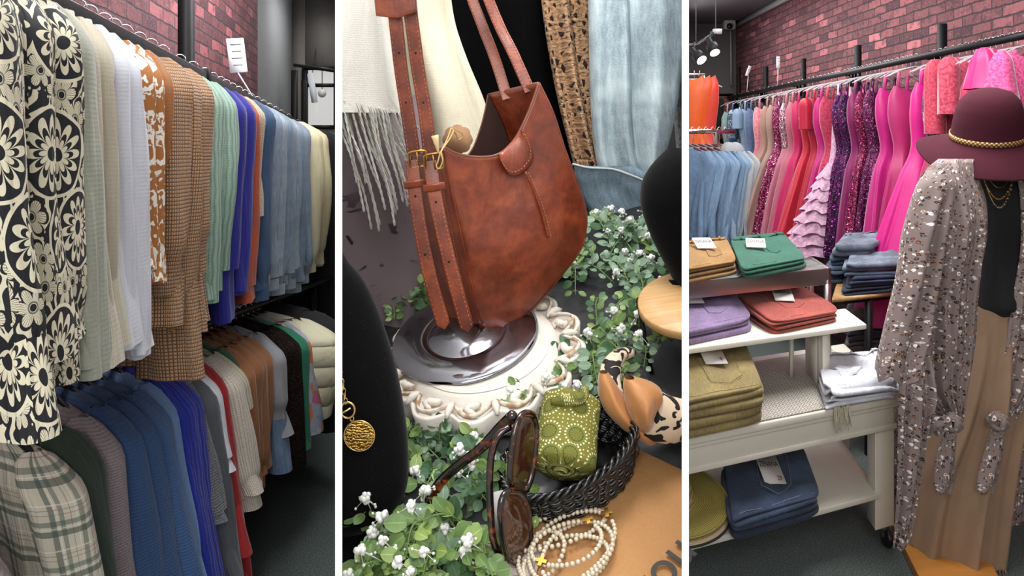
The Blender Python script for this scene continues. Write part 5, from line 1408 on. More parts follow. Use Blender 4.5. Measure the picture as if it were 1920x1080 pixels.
# ---- carved riser
rc = L2(903, 648, .060); RM = T2(rc)
WW = whitewash(); g = NG('worn_edge'); _o = g.obj(); WWE = g.fin(g.mix(g.step(g.noise(_o, 60, 4), .52, .1), '#d2c8ba', '#a8835c'), .7)
t = thing('carved_riser', 'round whitewashed carved wooden riser with scalloped edge under the bag', 'riser', RM.translation, mat=RM.copy())
NS = 13
def scal(th, r, z): return (r*(1-.10*abs(cos(NS/2*th))**3*(1 if r > .12 else 0)), z)
MB().lathe([(.001, 0), (.10, 0), (.112, -.001), (.116, -.012), (.135, -.014), (.148, -.010), (.152, -.004), (.157, -.006), (.154, -.03), (.157, -.046), (.14, -.050), (.001, -.050)], 192, RM, rf=scal).build('disc', WW, t)
for k in range(NS):
    a0 = 2*pi*(k+.5)/NS; m = MB()
    C = lambda r, a, z: RM @ V((r*cos(a), r*sin(a), z))
    w_ = pi/NS
    arc = [C(.122+.026*sin(pi*i/12), a0-w_*.9+2*w_*.9*i/12, -.004+.004*sin(pi*i/12)) for i in range(13)]
    m.tube(arc, .0024, 8, flat=1.5)
    m.build('carved_arc', WWE, t)
    m = MB(); q = [C(.116+.022*i/6, a0+.06*sin(i*1.2), -.009+.006*sin(pi*i/6)) for i in range(7)]
    m.tube(q, lambda s: .002+.0045*sin(pi*clampf(s, .02, .98)), 8)
    m.build('carved_petal', WW, t)
    m = MB(); q = [C(.118+.028*i/6, a0+w_, -.006+.005*sin(pi*i/6)) for i in range(7)]
    m.tube(q, lambda s: .0015+.004*sin(pi*clampf(s, .05, .95)), 8); m.build('carved_bud', WW, t)
MB().lathe([(.09, .001), (.098, .004), (.104, .001)], 96, RM).build('inner_ring', WW, t)
# chrome disc
cc = L2(872, 625, .066); CM = T2(cc)
t = thing('chrome_stand_base', 'round mirror-chrome stand base on the carved riser', 'stand', CM.translation, mat=CM.copy())
MB().lathe([(.001, -.004), (.113, -.004), (.1135, -.002), (.112, .0), (.108, .002), (.07, .0035), (.064, .003), (.060, -.0005), (.056, .0), (.05, .004), (.03, .009), (.012, .012), (.001, .012)], 96, CM).build('dish', chrome('#9d9da4', .10), t)
# ---- leather bag
LE = leather(); LED = NG('bag_lining').fin('#2f130c', .8); EDG = plain('#6d3a24', .5); STI = plain('#a8653f', .7)
dBL = dep(905, 618, .072)
def bd(px, py): return dBL+(px-905)/200*.075+(py-615)/340*.03
def bp(px, py, off=0.0): return at(px, py, bd(px, py)-off)
topE = [(832, 276), (858, 289), (900, 295), (936, 289), (965, 262), (985, 225), (1000, 188), (1010, 156)]
rightE = [(1010, 156), (1036, 212), (1058, 280), (1082, 345), (1098, 400), (1096, 446)]
botE = [(905, 606), (922, 622), (950, 618), (985, 591), (1022, 552), (1060, 506), (1086, 470), (1096, 446)]
leftE = [(832, 276), (848, 360), (865, 440), (884, 530), (905, 606)]
def cur(pts):
    P = smooth_path([V((x, y, 0)) for x, y in pts], 60)
    L = [0]
    for a, b in zip(P, P[1:]): L.append(L[-1]+(b-a).length)
    def f(t_):
        s = clampf(t_, 0, 1)*L[-1]; i = 0
        lo_, hi_ = 0, len(L)-1
        while hi_-lo_ > 1:
            mid = (lo_+hi_)//2
            if L[mid] <= s: lo_ = mid
            else: hi_ = mid
        x = (s-L[lo_])/max(L[hi_]-L[lo_], 1e-9); return P[lo_].lerp(P[hi_], x)
    return f
cT, cR, cB, cL = cur(topE), cur(rightE), cur(botE), cur(leftE)
def coons(u, v):
    p = cT(u)*(1-v)+cB(u)*v+cL(v)*(1-u)+cR(v)*u-(cT(0)*(1-u)*(1-v)+cT(1)*u*(1-v)+cB(0)*(1-u)*v+cB(1)*u*v)
    return p
def front(u, v, lift=0.0):
    p = coons(u, v); b = .020*sin(pi*clampf(u, 0, 1))**.8*sm(v*1.6)*sin(pi*clampf(v*.93+.07, 0, 1))**.6+.0025*warp_noise((u*5, v*5, 3), 1)*sm(v*3)
    return bp(p.x, p.y, b+lift)
def back(u, v):
    p = coons(u, v); sx = lerp(-60, -94, u)-18*v*(1-u); sy = lerp(16, 22, u)*(1-v*.6)
    q = at(p.x+sx, p.y+sy, bd(p.x, p.y)+.085); return q
bag = thing('shoulder_bag', 'brown leather shoulder bag with buckled double straps standing on the carved riser', 'bag', V((bp(960, 560).x, bp(960, 560).y, bp(930, 622).z)))
MB().grid(lambda u, v: (front(u, v), (u, v)), 48, 48).build('front_panel', LE, bag, solid=.004)
MB().grid(lambda u, v: (back(u, v), (u, v)), 40, 40).build('back_panel', LE, bag, solid=.004)
MB().grid(lambda u, v: (back(u, v)+V((0, -.006, 0)), (u, v)), 30, 30).build('lining', LED, bag)
def gus(edge, bow=.0):
    return lambda u, v: ((lambda a, b: (a.lerp(b, u)+X2*(bow*sin(pi*u))))(front(*edge(v)), back(*edge(v))), (u*.08, v*.3))
MB().grid(gus(lambda v: (0, v), -.006), 14, 40).build('side_gusset', LE, bag, solid=.004)
MB().grid(gus(lambda v: (1, v), -.004), 14, 40).build('side_gusset', LE, bag, solid=.004)
MB().grid(gus(lambda v: (v, 1), 0), 14, 40).build('base_panel', LE, bag, solid=.004)
def edge_tube(fn, n, r, nm, mat_, **k): return MB().tube([fn(i/n) for i in range(n+1)], r, 8, **k).build(nm, mat_, bag)
edge_tube(lambda s: front(0, s), 40, .0026, 'piping', LE); edge_tube(lambda s: front(s, 1), 40, .0026, 'piping', LE); edge_tube(lambda s: front(1, s), 40, .0026, 'piping', LE)
edge_tube(lambda s: front(s, 0), 50, .0024, 'rim_binding', EDG); edge_tube(lambda s: back(s, 0), 50, .0024, 'rim_binding', EDG)
edge_tube(lambda s: front(1, 0).lerp(back(1, 0), s), 8, .0024, 'rim_binding', EDG); edge_tube(lambda s: back(0, s), 40, .0024, 'piping', EDG)
def dashes(fn, n, r=.0007, nm='stitching', duty=.6, par=None, mt=None):
    m = MB()
    for i in range(n): m.tube([fn((i+.2)/n), fn((i+.2+duty)/n)], r, 4)
    return m.build(nm, mt or STI, par or bag)
dashes(lambda s: front(.025+.002, .02+.95*s, .001), 62); dashes(lambda s: front(.02+.96*s, .972, .001), 60); dashes(lambda s: front(.972, .02+.93*s, .001), 52); dashes(lambda s: front(.02+.96*s, .035, .001), 56)
dashes(lambda s: gus(lambda v: (0, v), -.006)(.14, .03+.94*s)[0]+V((-.002, -.002, 0)), 60)
# front tab
tabp = [(936, 291), (943, 310), (954, 326), (968, 330), (985, 321), (998, 303), (999, 285), (990, 262), (978, 244)]
def tabf(u, v):
    # u along the top edge, v down
    a = V((*[lerp(936, 980, u)], lerp(291, 243, u), 0)); e = cur(tabp)(u); p = V((a.x, a.y, 0)).lerp(V((e.x, e.y, 0)), v); 
    return bp(p.x, p.y, .017+.004*sin(pi*v)-.010*(1-v)), (u, v)
MB().grid(tabf, 24, 8).build('closure_tab', LE, bag, solid=.004)
dashes(lambda s: tabf(.06+.88*s, .86)[0]+V((0, -.003, 0)), 20)
seam = cur([(985, 322), (998, 350), (1010, 380), (1020, 412), (1028, 445)])
def sf(s): p = seam(s); return bp(p.x, p.y, .0245)
edge_tube(sf, 20, .0022, 'centre_seam', LE); dashes(lambda s: sf(s)+V((.0045, -.0012, 0)), 20)
def strap(pts, hwid, dd, nm='strap', th=.0022, round_end=False, par=None, mt=None, tw=(1, 0, 0)):
    P = smooth_path([at(x, y, d) for x, y, d in pts], 36)
    m = MB(); n = len(P)
    def fn(u, v):
        i = min(int(round(v*(n-1))), n-1); tg = (P[min(i+1, n-1)]-P[max(i-1, 0)]).normalized()
        a = V(tw)-tg*V(tw).dot(tg); a.normalize(); nn = tg.cross(a)
        wv = hwid*(sqrt(max(0, 1-((v-.97)/.03)**2)) if round_end and v > .97 else 1)
        c, s = sup(u, .3); return P[i]+a*c*wv+nn*s*th, (u, v)
    o = m.grid(fn, 20, n-1, closed=True).build(nm, mt or LE, par or bag)
    for sd in (-1, 1):
        def ds(s):
            x = clampf(s, 0, .97)*(n-1); i = min(int(x), n-2); q = P[i].lerp(P[i+1], x-i); tg = (P[i+1]-P[i]).normalized(); a = V(tw)-tg*V(tw).dot(tg); a.normalize(); nn = tg.cross(a)
            if nn.y > 0: nn = -nn
            return q+a*(hwid*.72*sd)+nn*(th+.0006)
        dashes(ds, max(8, int(sum((P[i+1]-P[i]).length for i in range(n-1))/.0058)), .0006)
    return P
d0 = bd(810, 300)-.0
sA = strap([(735, -20, d0-.03), (742, 40, d0-.03), (752, 130, d0-.02), (764, 210, d0-.012), (776, 290, d0-.004)], .0098, 0)
sB = strap([(765, -20, d0-.035), (772, 40, d0-.03), (784, 130, d0-.02), (797, 210, d0-.014), (806, 290, d0-.008)], .0098, 0)
strap([(885, -60, 1.20), (868, -130, 1.16), (815, -175, 1.10), (760, -140, d0-.02), (740, -60, d0-.045), (741, -10, d0-.045), (745, 34, d0-.042)], .029, 0, 'shoulder_pad', .005, round_end=True)
tA = strap([(772, 300, d0-.012), (778, 360, d0-.016), (790, 440, d0-.018), (808, 525, d0-.016), (834, 617, d0-.010)], .0098, 0, 'strap_tail', round_end=True)
tB = strap([(806, 302, d0-.02), (816, 370, d0-.026), (834, 455, d0-.028), (854, 535, d0-.026), (878, 622, d0-.018)], .0098, 0, 'strap_tail', round_end=True)
strap([(872, -90, 1.24), (880, -20, 1.24), (905, 50, 1.23), (928, 110, 1.21), (952, 186, 1.19)], .0088, 0)
strap([(898, -90, 1.22), (910, -20, 1.22), (937, 50, 1.20), (962, 100, 1.18), (994, 172, 1.155)], .0088, 0)
HOL = plain('#120605', .8)
for P in (tA, tB, sA, sB):
    for f_ in ((.3, .62) if P in (tA, tB) else (.42, .72)):
        c = P[int(f_*(len(P)-1))]; MB().ball(c+V((0, -.0022, 0)), (.0018, .0008, .0018), 8, 6).build('punched_hole', HOL, bag)
BR = brass('#b8914c', .28)
for (x, y, d) in ((784, 298, d0-.018), (814, 303, d0-.026)):
    c = at(x, y, d); hw_, hh_ = .0125, .0105
    ring = [c+X2*a*hw_+Z2*b*hh_ for a, b in ((-1, -1), (-.6, -1.15), (.6, -1.15), (1, -1), (1, 1), (.6, 1.15), (-.6, 1.15), (-1, 1))]
    bk = MB().tube(ring, .0018, 8, closed=True).build('buckle', BR, bag); WM[bk.name] = WM[bag.name]
    MB().tube([c+Z2*hh_-V((0, .002, 0)), c-V((0, .004, 0)), c-Z2*hh_*1.1-V((0, .003, 0))], .0012, 6).build('buckle_prong', BR, bk)
for (x, y, d) in ((776, 345, d0-.016), (813, 351, d0-.027)):
    c = at(x, y, d)
    def kf(u, v, c=c):
        th = 2*pi*u; return c+X2*(.0145*cos(th))+V((0, -1, 0))*(.0062*sin(th))+Z2*(.011*(v-.5))+X2*.001, (u, v)
    MB().grid(kf, 32, 3, closed=True).build('keeper_loop', LE, bag, solid=.002)
# twine and scalloped kraft tag
t = thing('hang_tag', 'scalloped kraft paper tag tied to the bag with gold twine', 'tag', at(858, 262, d0+.03))
c = at(858, 262, d0+.05)
MB().prism([(r*cos(a), r*sin(a)) for a, r in [(2*pi*i/96, .021*(1+.10*abs(cos(4*2*pi*i/96)))) for i in range(96)]], .0012, Matrix.Translation(c) @ Matrix.Rotation(pi/2, 4, 'X')).build('paper_tag', plain('#94704f', .8), t)
TW = plain('#b79b62', .6)
MB().tube(smooth_path([at(846, 240, d0), at(838, 262, d0-.01), at(826, 285, d0-.03), at(822, 300, d0-.035), at(818, 312, d0-.035), at(824, 316, d0-.035), at(830, 300, d0-.035), at(827, 285, d0-.033), at(842, 262, d0-.01), at(850, 246, d0), at(846, 240, d0)], 40), .0011, 5).build('twine', TW, t)
MB().tube(smooth_path([at(848, 242, d0+.005), at(855, 252, d0+.02), at(860, 262, d0+.03), at(868, 252, d0+.03), at(850, 240, d0+.01)], 20), .0009, 5).build('twine_loop', TW, t)
MB().tube([at(822, 286, d0-.034), at(817, 262, d0-.03), at(815, 254, d0-.03)], lambda s: .0015+.004*s, 8).build('twine_tuft', plain('#d4b889', .8), t)
# ---- cream scarf with fringe
SC = cloth('#d6d3c8', var=.06, weave=5000, bump=.6)
def cloth2(rows, yc, nm, mat, par, folds=4, amp=.02, seed=1, n=50, m=50, bul=.03, uvk=1.0, closed=True):
    mb = loft([(a, b, c, bul) for a, b, c in rows], yc, n, m, folds=folds, amp=amp/bul if bul else 0, seed=seed, wr=2)
    return mb.build(nm, mat, par)
sc_ = thing('fringed_scarf', 'cream woven scarf with long twisted fringe hanging behind the bag strap', 'scarf', at(690, 450, 1.25))
cloth2([(-175, 548, 698), (-40, 560, 712), (40, 560, 725), (120, 560, 742), (180, 560, 756), (212, 580, 768)], 1.25, 'woven_cloth', SC, sc_, folds=5, amp=.008, bul=.018)
def strands(par, starts, mat, r=.0022, seed=1, tw=True, nm='fringe'):
    rr = random.Random(seed); m = MB()
    for (x0, y0, x1, y1, d) in starts:
        P = smooth_path([at(x0, y0, d), at(lerp(x0, x1, .3)+rr.uniform(-3, 3), lerp(y0, y1, .35), d+rr.uniform(-.01, .01)), at(lerp(x0, x1, .7)+rr.uniform(-3, 3), lerp(y0, y1, .7), d+rr.uniform(-.01, .01)), at(x1, y1, d)], 26)
        for q in (0, 1):
            pts = [p+V((cos(i*1.5+q*pi)*r*.55, sin(i*1.5+q*pi)*r*.55, 0)) for i, p in enumerate(P)]
            m.tube(pts, r*.62, 5)
    return tag(m.build(nm, mat, par), kind='stuff')
rr = random.Random(4); S_ = []
for i in range(30):
    x0 = 628+i*4.6; y0 = 186+(x0-640)*.22
    x1 = x0+rr.uniform(35, 62); S_.append((x0, y0, x1, rr.uniform(330, 455)-(max(0, x0-690)*1.2), 1.24+rr.uniform(-.02, .02)))
strands(sc_, S_, SC, .0021)
g2 = thing('cream_shawl', 'plain cream shawl hanging between the bag straps with fringe reaching the chrome disc', 'shawl', at(850, 480, 1.55))
CR2 = cloth('#cfc7b0', var=.05, weave=3000)
cloth2([(-175, 688, 828), (-40, 700, 842), (40, 706, 853), (110, 716, 876), (180, 728, 905), (240, 738, 925), (300, 748, 945), (420, 770, 960), (480, 790, 960)], 1.42, 'draped_cloth', CR2, g2, folds=4, amp=.018, bul=.035)
S_ = []
for i in range(18):
    x0 = 742+i*3.2; S_.append((x0, 290+i*3, x0+rr.uniform(38, 60), rr.uniform(480, 545), 1.33+rr.uniform(-.02, .02)))
strands(g2, S_, SC, .0028, 5)
S_ = [(790+i*3, 560, 778+i*7+rr.uniform(-4, 4), rr.uniform(590, 640), 1.27) for i in range(9)]
# ---- rail across the centre bay, holding the scarf, shawl, coat and jeans
t = thing('garment_rack', 'black rail spanning the centre bay above the scarf and jeans', 'rack', at(950, 500, 1.6))
MB().tube([(-SLOPE*1.55, 1.55, at(0, -185, 1.55).z), (SLOPE*1.55, 1.55, at(0, -185, 1.55).z)], .012, 10).build('rail', BLACK, t)
MB().tube([(at(812, 0, 1.10).x, 1.55, at(0, -185, 1.55).z), at(812, -178, 1.12), at(812, -165, 1.08)], .004, 8).build('bag_hook', chrome(), t)
# ---- garments behind
BK = NG('black_pile').fin('#020203', 1, spec=.1)
bg = thing('black_coat', 'black textured coat hanging behind the bag', 'coat', at(950, 470, 1.78))
cloth2([(-175, 808, 1076), (-40, 820, 1090), (60, 835, 1095), (160, 860, 1100), (260, 880, 1115), (380, 900, 1130), (480, 900, 1140)], 1.80, 'coat_body', BK, bg, folds=4, amp=.03, bul=.05)
def crochet():
    g = NG('open_crochet'); uv = g.uv()
    d = g.vor(g.vm('MULTIPLY', uv, (1.0, .5, 1)), 110, 'DISTANCE_TO_EDGE'); n = g.noise(uv, 120, 3)
    hole = g.step(d, .26, .05)
    return g.fin(g.mix(hole, g.mix(n, '#8f6a4c', '#b3906c'), '#22130e'), .95, normal=g.bump(g.math('SUBTRACT', n, g.math('MULTIPLY', hole, 1.5)), 1, .01))
CRO = crochet()
ct = thing('crochet_cardigan', 'tan open-knit crochet cardigan hanging left of the pale jeans', 'cardigan', at(1080, 440, 1.7))
cloth2([(-175, 998, 1048), (-40, 1010, 1062), (60, 1022, 1075), (160, 1040, 1088), (240, 1058, 1105), (320, 1078, 1125)], 1.70, 'left_front', CRO, ct, folds=3, amp=.02, bul=.03)
cloth2([(-175, 1046, 1104), (-40, 1058, 1118), (60, 1066, 1122), (160, 1080, 1128), (240, 1098, 1135), (310, 1110, 1142)], 1.73, 'right_front', CRO, ct, folds=3, amp=.02, bul=.03, seed=5)
S_ = [(1080+i*4, 300, 1098+i*5+rr.uniform(-5, 5), rr.uniform(400, 440), 1.68+rr.uniform(-.02, .02)) for i in range(14)]
strands(ct, S_, cloth('#8f6a4c'), .004, 8)
DP = denim('#8d9ca3', .4)
jn = thing('jeans', 'pale blue jeans legs hanging at the right behind the black display bust', 'jeans', at(1180, 400, 1.62))
cloth2([(-175, 1090, 1166), (-40, 1102, 1180), (60, 1104, 1186), (160, 1106, 1186), (260, 1112, 1190), (330, 1124, 1206), (352, 1132, 1210)], 1.66, 'leg', DP, jn, folds=3, amp=.02, bul=.05)
cloth2([(-175, 1160, 1264), (-40, 1172, 1278), (60, 1176, 1282), (140, 1178, 1278), (220, 1182, 1266), (300, 1190, 1244), (345, 1200, 1232)], 1.64, 'leg', DP, jn, folds=3, amp=.02, bul=.05, seed=3)
dj = thing('jeans', 'pale blue jeans lying with waistband edge up below the hanging pair', 'jeans', at(1150, 420, 1.6))
cloth2([(312, 1076, 1190), (335, 1080, 1230), (370, 1090, 1245), (405, 1110, 1240)], 1.60, 'hip_panel', denim('#63747f', .3), dj, folds=2, amp=.01, bul=.03)
MB().tube(smooth_path([at(1074, 308, 1.57), at(1105, 315, 1.56), at(1150, 318, 1.56), at(1190, 332, 1.56), at(1232, 350, 1.57)], 24), .006, 8, flat=.5).build('waistband_hem', denim('#9aa6a6', .3), dj)
wl_ = thing('white_blouse', 'white lace blouse edge showing beside the right divider', 'blouse', at(1275, 290, 1.75))
cloth2([(-175, 1254, 1286), (-40, 1266, 1300), (100, 1268, 1300), (200, 1262, 1300), (280, 1270, 1300)], 1.76, 'blouse_body', chiffon('#a3a39b', '#5f5f5c', 60), wl_, folds=3, amp=.02, bul=.03)
# mauve cloth with black leaf print
def mauve():
    g = NG('mauve_print'); uv = g.uv(); n = g.noise(uv, 16, 2, .5, 2.2); n2 = g.noise(uv, 4, 2)
    m = g.math('MULTIPLY', g.step(n, .62, .015), g.step(n2, .5, .05))
    return g.fin(g.mix(m, '#7b6d70', '#1c1a1c'), .85)
mv = thing('printed_wrap', 'mauve cloth with black leaf print hanging behind the fringe', 'cloth', at(720, 620, 1.5))
cloth2([(180, 560, 800), (300, 560, 820), (420, 560, 850), (520, 560, 860), (600, 560, 850)], 1.36, 'draped_cloth', mauve(), mv, folds=3, amp=.02, bul=.04)

# ---- black velvet busts
VE = velvet()
b1 = thing('necklace_bust', 'black velvet necklace bust against the left divider', 'display', L2(680, 1000))
loft([(470, 560, 640, .02), (492, 545, 652, .03), (520, 530, 676, .035), (560, 520, 698, .04), (620, 510, 722, .045), (700, 500, 745, .05), (800, 500, 762, .05), (880, 505, 766, .05), (930, 510, 758, .05), (965, 520, 735, .045), (990, 540, 700, .03)], .93, 56, 50, wr=.4).build('bust_form', VE, b1)
loft([(975, 520, 700, .03), (1000, 500, 742, .06), (1040, 500, 752, .07), (1062, 510, 735, .05)], .93, 40, 14, wr=.3).build('bust_base', VE, b1)
pn = thing('pendant_necklace', 'gold toggle necklace with round textured disc on the left velvet bust', 'necklace', at(673, 845, .875))
GB = NG('gold_bark'); _o = GB.obj(); _w = GB.n('TexWave', {'Vector': GB.vm('MULTIPLY', _o, (1, 1, 1)), 'Scale': 90, 'Distortion': 9, 'Detail': 3, 'Detail Scale': 2}, bands_direction='Z')
GBM = GB.fin(GB.ramp(_w, [(0, '#6b4312'), (.5, '#b98430'), (1, '#e6c070')]), .3, .85, normal=GB.bump(_w, 1, .003))
dn = .868
c = at(674, 817, dn); Mx = Matrix.Translation(c) @ Matrix.Rotation(pi/2, 4, 'X')
MB().lathe([(.001, .0016), (.0165, .0016), (.0172, .001), (.0172, -.001), (.001, -.0016)], 48, Mx).build('disc_pendant', GBM, pn)
GO = brass('#dcb878', .2)
MB().tube([c+V((cos(a)*.0176, -.0004, sin(a)*.0176)) for a in [2*pi*i/48 for i in range(48)]], .0009, 6, closed=True).build('disc_rim', GO, pn)
c2 = at(652, 769, dn)
MB().tube([c2+V((cos(a)*.0082, 0, sin(a)*.0092)) for a in [2*pi*i/32 for i in range(32)]], .0013, 8, closed=True).build('toggle_ring', GO, pn)
MB().tube([c2+V((-.008, -.002, -.004)), c2+V((.004, -.002, .003))], .0012, 6).build('toggle_bar', GO, pn)
MB().tube([at(660, 785, dn)+V((cos(a)*.002, 0, sin(a)*.003)) for a in [2*pi*i/16 for i in range(16)]], .0007, 5, closed=True).build('jump_ring', GO, pn)
m = MB()
for i in range(9):
    p = at(648-i*1.6, 752-i*9, dn-.0); q = i % 2
    m.tube([p+V((cos(a)*.002*(1-q*.7), sin(a)*.002*q, sin(a)*.0038)) for a in [2*pi*k/12 for k in range(12)]], .0006, 4, closed=True)
m.build('chain', GO, pn)
b2 = thing('display_bust', 'black velvet display bust against the right divider', 'display', at(1270, 530, 1.16))
loft([(278, 1252, 1330, .02), (292, 1238, 1340, .04), (315, 1218, 1350, .05), (345, 1203, 1355, .055), (375, 1201, 1350, .055), (420, 1212, 1345, .05), (470, 1234, 1335, .045), (515, 1258, 1325, .04), (545, 1272, 1318, .035)], 1.14, 50, 40, wr=.8).build('bust_form', VE, b2)
MB().tube([at(1272, 530, 1.14), at(1262, 575, 1.13), at(1300, 590, 1.13)], .016, 10).build('foot', VE, b2)
hd = .10
dc = L2(1297, 562, hd); DM = T2(dc)
ds_ = thing('wooden_disc_stand', 'round light wood disc on thin black legs holding the right bust', 'stand', DM.translation, mat=DM.copy())
MB().lathe([(.001, 0), (.076, 0), (.078, -.002), (.078, -.012), (.076, -.014), (.001, -.014)], 72, DM).build('wood_disc', wood('#c9a470', '#b88c55', 4, .5), ds_)
MB().tube([L2(1196, 562, hd-.004), L2(1222, 700, 0)], .0035, 8).build('leg', BLKP, ds_)
MB().tube([L2(1300, 640, hd-.014), L2(1300, 720, 0)], .0035, 8).build('leg', BLKP, ds_)
MB().tube([L2(1196, 562, hd-.010), L2(1215, 556, hd-.014), L2(1270, 560, hd-.014)], .0035, 8).build('ring_bar', BLKP, ds_)

# ---- kraft paper bag with lettering
KP = NG('kraft_paper'); _o = KP.obj(); _n = KP.noise(_o, 260, 4, .7); _n2 = KP.noise(_o, 10, 3)
KPM = KP.fin(KP.mix(KP.math('ADD', KP.math('MULTIPLY', _n, .5), KP.math('MULTIPLY', _n2, .5)), '#94673a', '#b88a58'), .85, normal=KP.bump(KP.math('ADD', _n, KP.math('MULTIPLY', _n2, 6)), .25, .003))
pts = [L2(1188, 838, .004), L2(1330, 905, .004), L2(1340, 1130, .004), L2(900, 1130, .004), L2(1000, 962, .004), L2(1090, 900, .004)]
inv = M2.inverted()
t = thing('paper_bag', 'flat brown kraft paper bag with dark lettering lying under the basket', 'bag', M2 @ (inv @ pts[3]), mat=Matrix.Translation(pts[3]) @ R2.to_4x4())
poly = [((inv @ p).x, (inv @ p).y) for p in pts][::-1]
MB().prism(poly, .005, M2).build('paper_body', KPM, t, bevel=.0015)
MB().tube([L2(1018, 975, .0095), L2(1060, 1048, .0095)], .0006, 4).build('fold_line', plain('#7a5228', .9), t)
lt = L2(1240, 1062, .0056)
lettering('you', .058, Matrix.Translation(lt+Z2*.0042) @ R2.to_4x4() @ Matrix.Rotation(math.radians(38), 4, 'Z') @ Matrix.Translation((-.004, -.004, 0)), plain('#3a3836', .8), t, name='printed_lettering', ext=.0002)
# ---- wicker basket
bc = L2(1074, 900, .004); BM = T2(bc, math.radians(20))
WK = NG('black_wicker').fin('#0a0a0c', .32, coat=.4)
bs = thing('wicker_basket', 'black glossy woven oval basket holding the rolled bandana', 'basket', BM.translation, mat=BM.copy())
NR_, NSK = 20, 34
BA, BB_, BH = .080, .054, .050
def bpnt(th, z, off=0):
    k = 1+.10*z/BH; lift = .012*cos(th)*z/BH
    return BM @ V(((BA*k+off)*cos(th), (BB_*k+off)*sin(th), z+lift))
for r_ in range(NR_):
    z = .004+BH*r_/(NR_-1)
    pts = [bpnt(2*pi*i/204, z+.0012*sin(i*.9+r_), .0022*sin(NSK/2*2*pi*i/204+pi*(r_ % 2))) for i in range(204)]
    MB().tube(pts, .0019, 6, closed=True).build('woven_coil', WK, bs)
for q in (0, 1, 2):
    pts = [bpnt(2*pi*i/240, BH+.005+.0035*sin(i*.42+q*2.1), .004*cos(i*.42+q*2.1)) for i in range(240)]
    MB().tube(pts, .0025, 6, closed=True).build('braided_rim', WK, bs)
m = MB(); m.grid(lambda u, v: (bpnt(2*pi*u, .004, -BB_*.97*v) if False else BM @ V((BA*(1-v)*cos(2*pi*u), BB_*(1-v)*sin(2*pi*u), .004)), (u, v)), 48, 6, closed=True).build('base', WK, bs)
rr = random.Random(9)
for k in range(7):
    th = rr.uniform(pi*1.15, pi*1.95); pts = [bpnt(th+.02*sin(i), BH*(1-.13*i), .0062+.002*sin(i*2)) for i in range(6)]
    MB().tube(smooth_path(pts, 14), .0008, 4).build('loose_cane', plain('#4a3a30', .4), bs)
# ---- rolled bandana
def bandana():
    g = NG('bandana_print'); uv = g.uv()
    nd = g.n('TexVoronoi', {'Vector': uv, 'Scale': 26, 'Randomness': .35}, out=None, voronoi_dimensions='2D')
    d = nd.outputs[0]; dv = g.vm('SUBTRACT', uv, nd.outputs[2]); x, y, _ = g.sep(dv); an = g.math('ARCTAN2', y, x)
    ringd = g.math('LESS_THAN', g.math('ABSOLUTE', g.math('SUBTRACT', d, .40)), .035)
    dots = g.math('GREATER_THAN', g.math('SINE', g.math('MULTIPLY', an, 20)), .1)
    leafring = g.math('LESS_THAN', g.math('ABSOLUTE', g.math('SUBTRACT', d, .26)), .018)
    veins = g.math('MULTIPLY', g.math('LESS_THAN', d, .26), g.math('GREATER_THAN', g.math('SINE', g.math('MULTIPLY', an, 12)), .8))
    d2 = g.vor(uv, 150, rnd=.2); small = g.math('MULTIPLY', g.math('LESS_THAN', d2, .2), g.math('GREATER_THAN', d, .5))
    col = g.mix(g.math('MAXIMUM', leafring, veins), '#6d6a23', '#2f4a1c')
    col = g.mix(g.math('MAXIMUM', g.math('MULTIPLY', ringd, dots), small), col, '#d6d3a8')
    return g.fin(col, .85, normal=g.bump(g.noise(uv, 500, 2), .2, .001))
BAN = bandana()
A_ = L2(1056, 866, .058); B_ = A_+Y2*.075+Z2*.022+X2*.022
ax = (B_-A_).normalized(); e1 = X2-ax*X2.dot(ax); e1.normalize(); e2 = e1.cross(ax)
if e2.dot(Z2) < 0: e2 = -e2
bn = thing('rolled_bandana', 'olive green bandana with white dots rolled up in the basket', 'bandana', L2(1060, 880, .02))
Lr = (B_-A_).length+.02
def rf_(u, v):
    th = 2*pi*u; s = v*Lr-.012; r = .034*(1-.05*v)*(1-.45*max(0, (.06-v)/.06)**2)*(1-.6*max(0, (v-.9)/.1)**2)
    r *= 1+.05*sin(3*th+1)+.035*warp_noise((cos(th)*2, sin(th)*2, v*3), 1)
    return A_+ax*s+e1*(r*1.12*cos(th))+e2*(r*.95*sin(th)), (u*.26, v*.12)
MB().grid(rf_, 64, 34, closed=True).build('roll', BAN, bn)
P = []
for i in range(90):
    th = i/90*2*pi*3.6; r = .004+.027*i/90; P.append(A_-ax*(.012-.008*(i/90))+e1*(r*1.1*cos(th))+e2*(r*.93*sin(th)))
MB().tube(P, .003, 6).build('spiral_edge', BAN, bn)
MB().grid(lambda u, v: (A_-ax*.007+e1*(.031*v*cos(2*pi*u))+e2*(.027*v*sin(2*pi*u)), (u*.1, v*.05)), 32, 4, closed=True).build('roll_end', BAN, bn)
MB().tube(smooth_path([A_+ax*.06+e2*.030-e1*.02, A_+ax*.062+e2*.034, A_+ax*.068+e2*.034+e1*.018, A_+ax*.078+e2*.042+e1*.022], 16), lambda s: .004+.005*sin(pi*s), 8).build('knotted_corner', BAN, bn)
